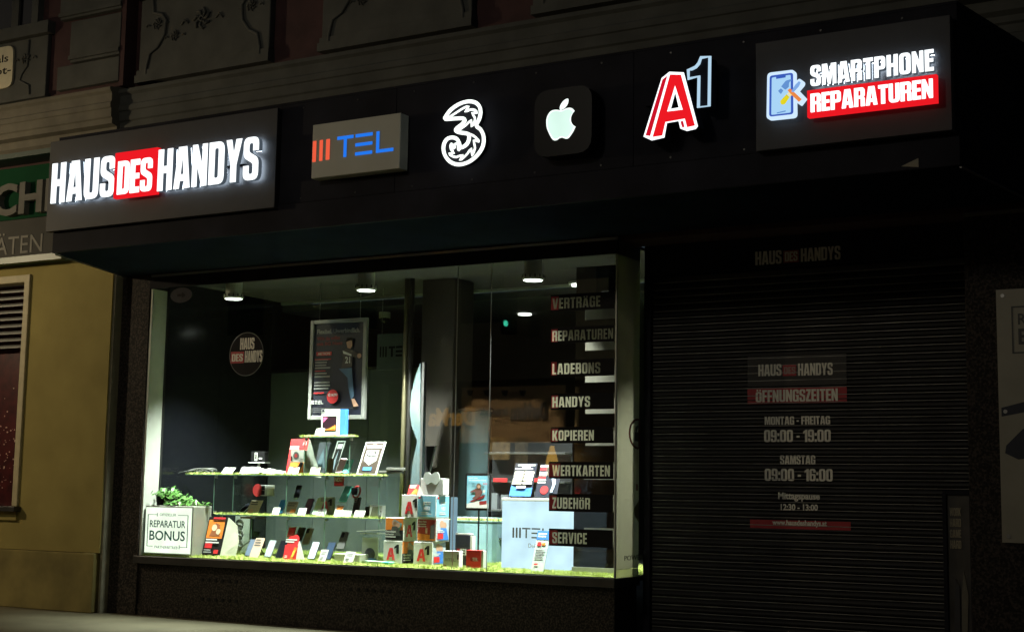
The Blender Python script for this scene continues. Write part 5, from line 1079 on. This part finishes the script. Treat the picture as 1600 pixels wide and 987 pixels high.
# ================================================================== SHUTTER AND RIGHT SIDE
sh = thing('roller_shutter', 'closed dark metal roller shutter with grey opening hours lettering', 'roller shutter', (-4.15, .5, 0))
h_ = lambda n, mb, mat, par=None, **k: build(n, mb, mat, par or sh, world=True, **k)
slat = MB(); pz = .068
pr = []
for k in range(int(3.46/pz)):
    z = k*pz; j = random.gauss(0, .0016); pr += [(.520, z), (.502+j, z+.010), (.4975+j, z+.022), (.501+j, z+.040), (.512, z+.058), (.5195, z+.0635)]
n = len(pr); lip = MB()
for k in range(int(3.46/pz)): lip.tube([(xx, .4975+random.gauss(0, .0007), k*pz+.0635+random.gauss(0, .0006)) for xx in np.linspace(-5.60, -2.71, 12)], .0042, 6)
slat.v = [(x, y, z) for x in (-5.62, -2.63) for y, z in pr]; slat.f = [(i, i+1, n+i+1, n+i) for i in range(n-1)]
h_('slat_curtain', slat, M('shutter_metal', (.016, .016, .017), .5, .25, 4., .02, spec=.2))
h_('slat_lip', lip, M('slat_edge_highlight', (.26, .255, .24), .45, .5, 3., metal=.2))['kind'] = 'stuff'  # pale lip colour paints the light caught along each slat
h_('guide_rail', MB().box(-5.68, -5.61, .46, .62, 0, 3.47), black_metal, bevel=.004); h_('guide_rail', MB().box(-2.70, -2.601, .46, .62, 0, 3.47), black_metal, bevel=.004)
TY = .4965
rs_ = lambda *a: rect(*a, TY)
oh = h_('hours_panel', MB().box(rs_(1168, 556, 1323, 600)[0], rs_(1168, 556, 1323, 600)[1], TY, TY+.002, P(1168, 604, TY)[2], P(1168, 557, TY)[2]), M('dark_vinyl', (.022, .021, .021), .6), None)
def bandp(y0, y1, x0=1168, x1=1323): return MB().box(P(x0, y0, TY)[0], P(x1, y0, TY)[0], TY, TY+.002, P(x0, y1, TY)[2], P(x0, y0, TY)[2])
h_('red_band', bandp(607, 631), red_v); h_('red_band', bandp(811, 824, 1172, 1329), red_v)
def ht(s, x0, x1, y0, y1, hv=True, mat=None, par=None):
    X0, X1 = P(x0, y0, TY)[0], P(x1, y0, TY)[0]; za, zb = P((x0+x1)/2, y1, TY)[2], P((x0+x1)/2, y0, TY)[2]
    return h_('hours_lettering', heavy(s, X0, X1, za, zb, TY-.0035, .003) if hv else sans(s, X0, X1, za, zb, TY-.0035, .003, .03), mat or vinyl_d, par)
ht('HAUS', 1185, 1221, 569, 587); ht('HANDYS', 1247, 1301, 567, 586); rb_ = h_('small_red_box', MB().box(P(1223, 570, TY)[0], P(1244, 570, TY)[0], TY-.0020, TY-.0005, P(1233, 587, TY)[2], P(1233, 570, TY)[2]), red_v, oh); ht('DES', 1225, 1243, 573, 584, True, M('dull_vinyl', (.35, .25, .24), .6))
ht('ÖFFNUNGSZEITEN', 1181, 1309, 608, 627); ht('MONTAG - FREITAG', 1195, 1297, 650, 663); ht('09:00 - 19:00', 1194, 1298, 671, 690)
ht('SAMSTAG', 1219, 1274, 711, 725); ht('09:00 - 16:00', 1195, 1301, 732, 751); ht('Mittagspause', 1216, 1281, 769, 783, False); ht('12:30 - 13:00', 1220, 1278, 787, 797, False); ht('www.hausdeshandys.at', 1207, 1292, 812, 823, False)
tl = thing('transom_lettering', 'dim grey words with a small red box on the dark panel above the shutter', 'lettering', (at(1247, .478, 400), .478, zat(1247, 400, .478)))
def tt_(s, x0, x1, y0, y1, mat, n='lettering'):
    build(n, heavy(s, P(x0, y0, .476)[0], P(x1, y0, .476)[0], P((x0+x1)/2, y1, .476)[2], P((x0+x1)/2, y0, .476)[2], .476, .0035), mat, tl, world=True)
fv = M('faded_vinyl', (.82, .80, .76), .6)
tt_('HAUS', 1180, 1221, 392, 413, fv); tt_('DES', 1226, 1246, 393, 408, fv, 'box_lettering'); tt_('HANDYS', 1251, 1313, 386, 407, fv)
build('red_box', MB().box(P(1224, 390, .4785)[0], P(1248, 390, .4785)[0], .4782, .4798, P(1236, 410, .478)[2], P(1236, 391, .478)[2]), M('faded_red', (.40, .07, .07), .6), tl, world=True)

fs = thing('pavement_board', 'black framed poster board with faded words standing before the shutter', 'advertising board', (at(1500, .25, 900), .25, 0))
xa, xb = at(1473, .25, 800)-at(1500, .25, 900), at(1522, .25, 800)-at(1500, .25, 900); ztp = zat(1495, 766, .25)
fr = MB(); fr.box(xa, xa+.035, -.02, .04, .0, ztp).box(xb-.035, xb, -.02, .04, .0, ztp).box(xa+.0355, xb-.0355, -.02, .04, ztp-.035, ztp).box(xa+.0355, xb-.0355, -.02, .04, .05, .09)
build('frame', fr, black_metal, fs, bevel=.004); build('poster', MB().box(xa+.036, xb-.036, .0, .02, .091, ztp-.036), M('dim_poster', (.07, .065, .06), .35, .5, 3.), fs)
a = Off(fs, xa+.04, xb-.04, .1, ztp-.04, -.002); mv = M('board_words', (.30, .27, .19), .6)
for k, s in enumerate(('WORK', 'HARD', 'GAME', 'HARD')): a.text(s, .10, .875-.066*k, .62, .925-.066*k, mv, True)
a.poly([(.55, .1), (.8, .1), (.9, .4), (.7, .55), (.6, .4)], M('board_picture', (.14, .13, .10), .6)); a.poly([(.2, .15), (.5, .15), (.5, .45), (.3, .5)], M('board_picture_dark', (.035, .035, .04), .6))

rp = thing('wall_poster', 'pale screwed-on repair poster on the granite wall at the right photo edge', 'poster', (-1.9, 0, 1.07))
xl = P(1556, 453, -.012)[0]; zt_, zb_ = P(1553, 453, -.012)[2], P(1566, 847, -.012)[2]
q_ = lambda n, mb, mat, par=None: build(n, mb, mat, par or rp, world=True)
q_('panel', MB().box(xl, xl+1.0, -.012, -.002, zb_, zt_), M('poster_pale', (.30, .285, .225), .45, .1, 3.))
q_('frame_line', MB().box(xl+.115, xl+.127, -.0145, -.0125, zt_-.52, zt_-.14).box(xl+.127, xl+.7, -.0145, -.0125, zt_-.152, zt_-.14).box(xl+.127, xl+.7, -.0145, -.0125, zt_-.52, zt_-.508), dkgrey)
tx = sans('REPARATUR', xl+.165, xl+.78, zt_-.29, zt_-.20, -.0145, .002, .012); sans('BONUS', xl+.165, xl+.75, zt_-.45, zt_-.32, -.0145, .002, .02, tx); q_('lettering', tx, dkgrey)
pc = q_('picture', MB().prism([(xl+.02, zt_-.95), (xl+1, zt_-.70), (xl+1, zt_-1.0), (xl+.5, zt_-.93), (xl+.02, zt_-1.02)], -.0145, -.0125).prism([(xl+.05, zt_-1.25), (xl+.18, zt_-1.12), (xl+1, zt_-1.0), (xl+1, zt_-1.25), (xl+.14, zt_-1.36), (xl+.04, zt_-1.31)], -.0145, -.0125), navy_p)
q_('picture', MB().prism([(xl+.22, zt_-1.9), (xl+.4, zt_-1.7), (xl+1, zt_-1.65), (xl+1, zt_-1.95)], -.0145, -.0125), M('poster_rust', (.30, .10, .05), .6))
sw = MB()
for dz in (-.05, -.98, zb_-zt_+.05): sw.add(*[(lambda v, f: ([(xl+.05+x*.016, -.016+.003*abs(y), zt_+dz+y2*.016) for x, y, y2 in v], f))([(math.cos(t), 0, math.sin(t)) for t in np.linspace(0, 6.28, 11)[:-1]], [tuple(range(10))])][0])
q_('screw', sw, alu)

# ================================================================== ACROSS THE STREET (seen mirrored in the glass)
opp = thing('opposite_house', 'house across the street with a lit bakery front, mirrored in the shop glass', 'building', (-16, -20.3, 0))
o_ = lambda n, mb, mat, par=None, **k: build(n, mb, mat, par or opp, world=True, **k)
o_('wall', MB().box(-60, 30, -20.6, -20.05, 4.3, 12).box(-60, -22.5, -20.6, -20.05, 0, 4.3).box(-15.5, 30, -20.6, -20.05, 0, 4.3), stone_warm)
for x in range(-56, 28, 4):
    for z in (5.8, 9.0): o_('window', MB().box(x, x+1.3, -20.05, -20.02, z, z+2.0), black_gl)
bw = E('warm_lit_wall', (1., .62, .28), .55, .3); bwd = E('dim_warm_room', (1., .55, .22), .22, .4)
def RX(x, y): q = P(x, y, 20); return q[0], q[2]
a, b = RX(712, 604), RX(872, 690)
o_('lit_bakery_wall', MB().box(a[0], b[0], -20.4, -20.3, b[1], a[1]), M('warm_bakery_plaster', (.55, .40, .24), .8, .2, 1.2))
o_('shop_front', MB().box(-22.5, -15.5, -20.5, -20.41, 0, 4.3), M('bakery_dark', (.05, .035, .025), .5))
c, d = RX(748, 668), RX(838, 634)
ymir = lambda mbk: mbk
def facing_north(mbk, y): mbk.v = [(x, y+(y-yy), z) for x, yy, z in mbk.v]; return mbk
e0, e1 = RX(748, 640), RX(842, 640)
g1_, g0_ = RX(790, 652), RX(846, 630)
o_('bakery_lettering', sans('DerMann', g0_[0], g1_[0], g1_[1]-.05, g0_[1]+.05, -20.27, .02, .045), black_p)
g1_, g0_ = RX(742, 648), RX(786, 634)
o_('bakery_lettering', sans('der mann backt', g0_[0], g1_[0], g1_[1], g0_[1], -20.27, .02, .03), black_p)
f0, f1 = RX(661, 662), RX(734, 638)
o_('gold_lettering', sans('DerMa', f1[0], f0[0], f0[1]-.05, f1[1]+.05, -20.27, .03, .03), E('gold_letters', (1., .50, .10), 1.0))
for xk in (742, 768, 796, 824):
    l = RX(xk, 613); ws_ = o_('wall_spot', MB().lathe([(.05, 0), (.09, .14)], 10, (l[0], -19.75, l[1]-.1)), black_p)
    ld = bpy.data.lights.new('wall_spot_lamp', 'SPOT'); ld.energy = 360; ld.color = (1., .74, .44); ld.spot_size = R_(105); ld.spot_blend = 1.; ld.shadow_soft_size = .05
    lo = bpy.data.objects.new('wall_spot_lamp', ld); COL.objects.link(lo); lo.parent = ws_; lo.location = (l[0]+16, -19.77+20.3, l[1]-.14); lo.rotation_euler = (R_(-38), 0, 0)
g0, g1 = RX(756, 682), RX(812, 745)
o_('lit_counter', MB().box(g0[0], g0[0]+.55, -20.4, -20.3, g1[1]+.45, g0[1]), E('lit_bread', (1., .68, .28), 1.3, .5)); o_('lit_counter', MB().box(g0[0]+.75, g1[0], -20.4, -20.3, g1[1], g0[1]), E('lit_shelf', (1., .75, .38), .55, .6))
h0 = RX(860, 668); o_('hanging_lamp', MB().lathe([(.12, 0), (.16, .35), (.05, .75)], 12, (h0[0], -20.1, h0[1]-1.2)), E('amber_lamp', (1., .55, .10), 3.))

tsx = thing('traffic_signal', 'green traffic signal hung over the far side of the street, mirrored in the glass', 'traffic light', (P(790, 505, 18.5)[0], -18.5, P(790, 505, 18.5)[2]))
build('housing', MB().box(-.16, .16, -.3, -.02, -.25, .75), black_p, tsx, bevel=.02)
build('green_lens', MB().lathe([(.02, -.07), (.045, -.05), (.055, 0), (.045, .05), (.02, .07)], 16), E('green_signal', (.08, 1., .62), 5.), tsx, smooth=True)
build('wire', MB().tube([(0, -.15, .75), (0, -.15, 2.2)], .015, 5), frame_dk, tsx)
rk = thing('wall_rack', 'dark slatted rack with shelves and small red price labels behind the counter posters', 'rack', (at(832, 1.5, 780), 1.5, SZ))
xa, xb = at(768, 1.5, 780)-at(832, 1.5, 780), at(893, 1.5, 780)-at(832, 1.5, 780); zk = zat(830, 690, 1.5)-SZ
build('back_board', MB().box(xa, xb, 0, .02, -.008, zk), M('rack_black', (.018, .020, .022), .5), rk)
for k in range(4): build('shelf', MB().box(xa, xb, -.16, -.001, .25+k*.30, .27+k*.30), M('rack_shelf', (.06, .065, .065), .4), rk, bevel=.003)
for k, (x_, y_l) in enumerate(((781, 750), (838, 750))):
    q = at(x_, 1.33, 780)-at(832, 1.5, 780); build('price_label', MB().box(q-.085, q+.085, -.172, -.163, zat(x_, y_l, 1.33)-SZ-.018, zat(x_, y_l, 1.33)-SZ+.022), red_p, rk, bevel=.003)
gp_ = MB()
for k in range(9): gp_.box(xa+.05+k*.135, xa+.14+k*.135, -.12, -.03, .571, .571+random.uniform(.10, .2))
build('boxed_goods', gp_, M('boxed_goods_grey', (.10, .11, .12), .5, .6, 2.), rk)

for n_ in ('warm_lamp_glass', 'fill_lamp_glass', 'far_led', 'lit_bread', 'lit_shelf', 'amber_lamp', 'gold_letters', 'green_signal', 'dim_warm_room', 'warm_lit_wall', 'glowing_letter_side',
           'lit_blue_line', 'lit_sky_blue', 'lit_steel_blue', 'lit_orange', 'lit_tool_blue', 'lit_yellow', 'lit_cream', 'glowing_ice_blue', 'sign_letter_green', 'lit_crimson_acrylic', 'lit_white_rim', 'pale_blue_neon', 'lit_orange_acrylic', 'lit_blue_acrylic',
           'lit_white_acrylic', 'lit_red_acrylic', 'white_neon', 'lit_mint_acrylic', 'lit_pale_blue'):
    if n_ in _M: _M[n_].cycles.emission_sampling = 'NONE'      # small lenses and faint glows: the lamps beside them carry the light
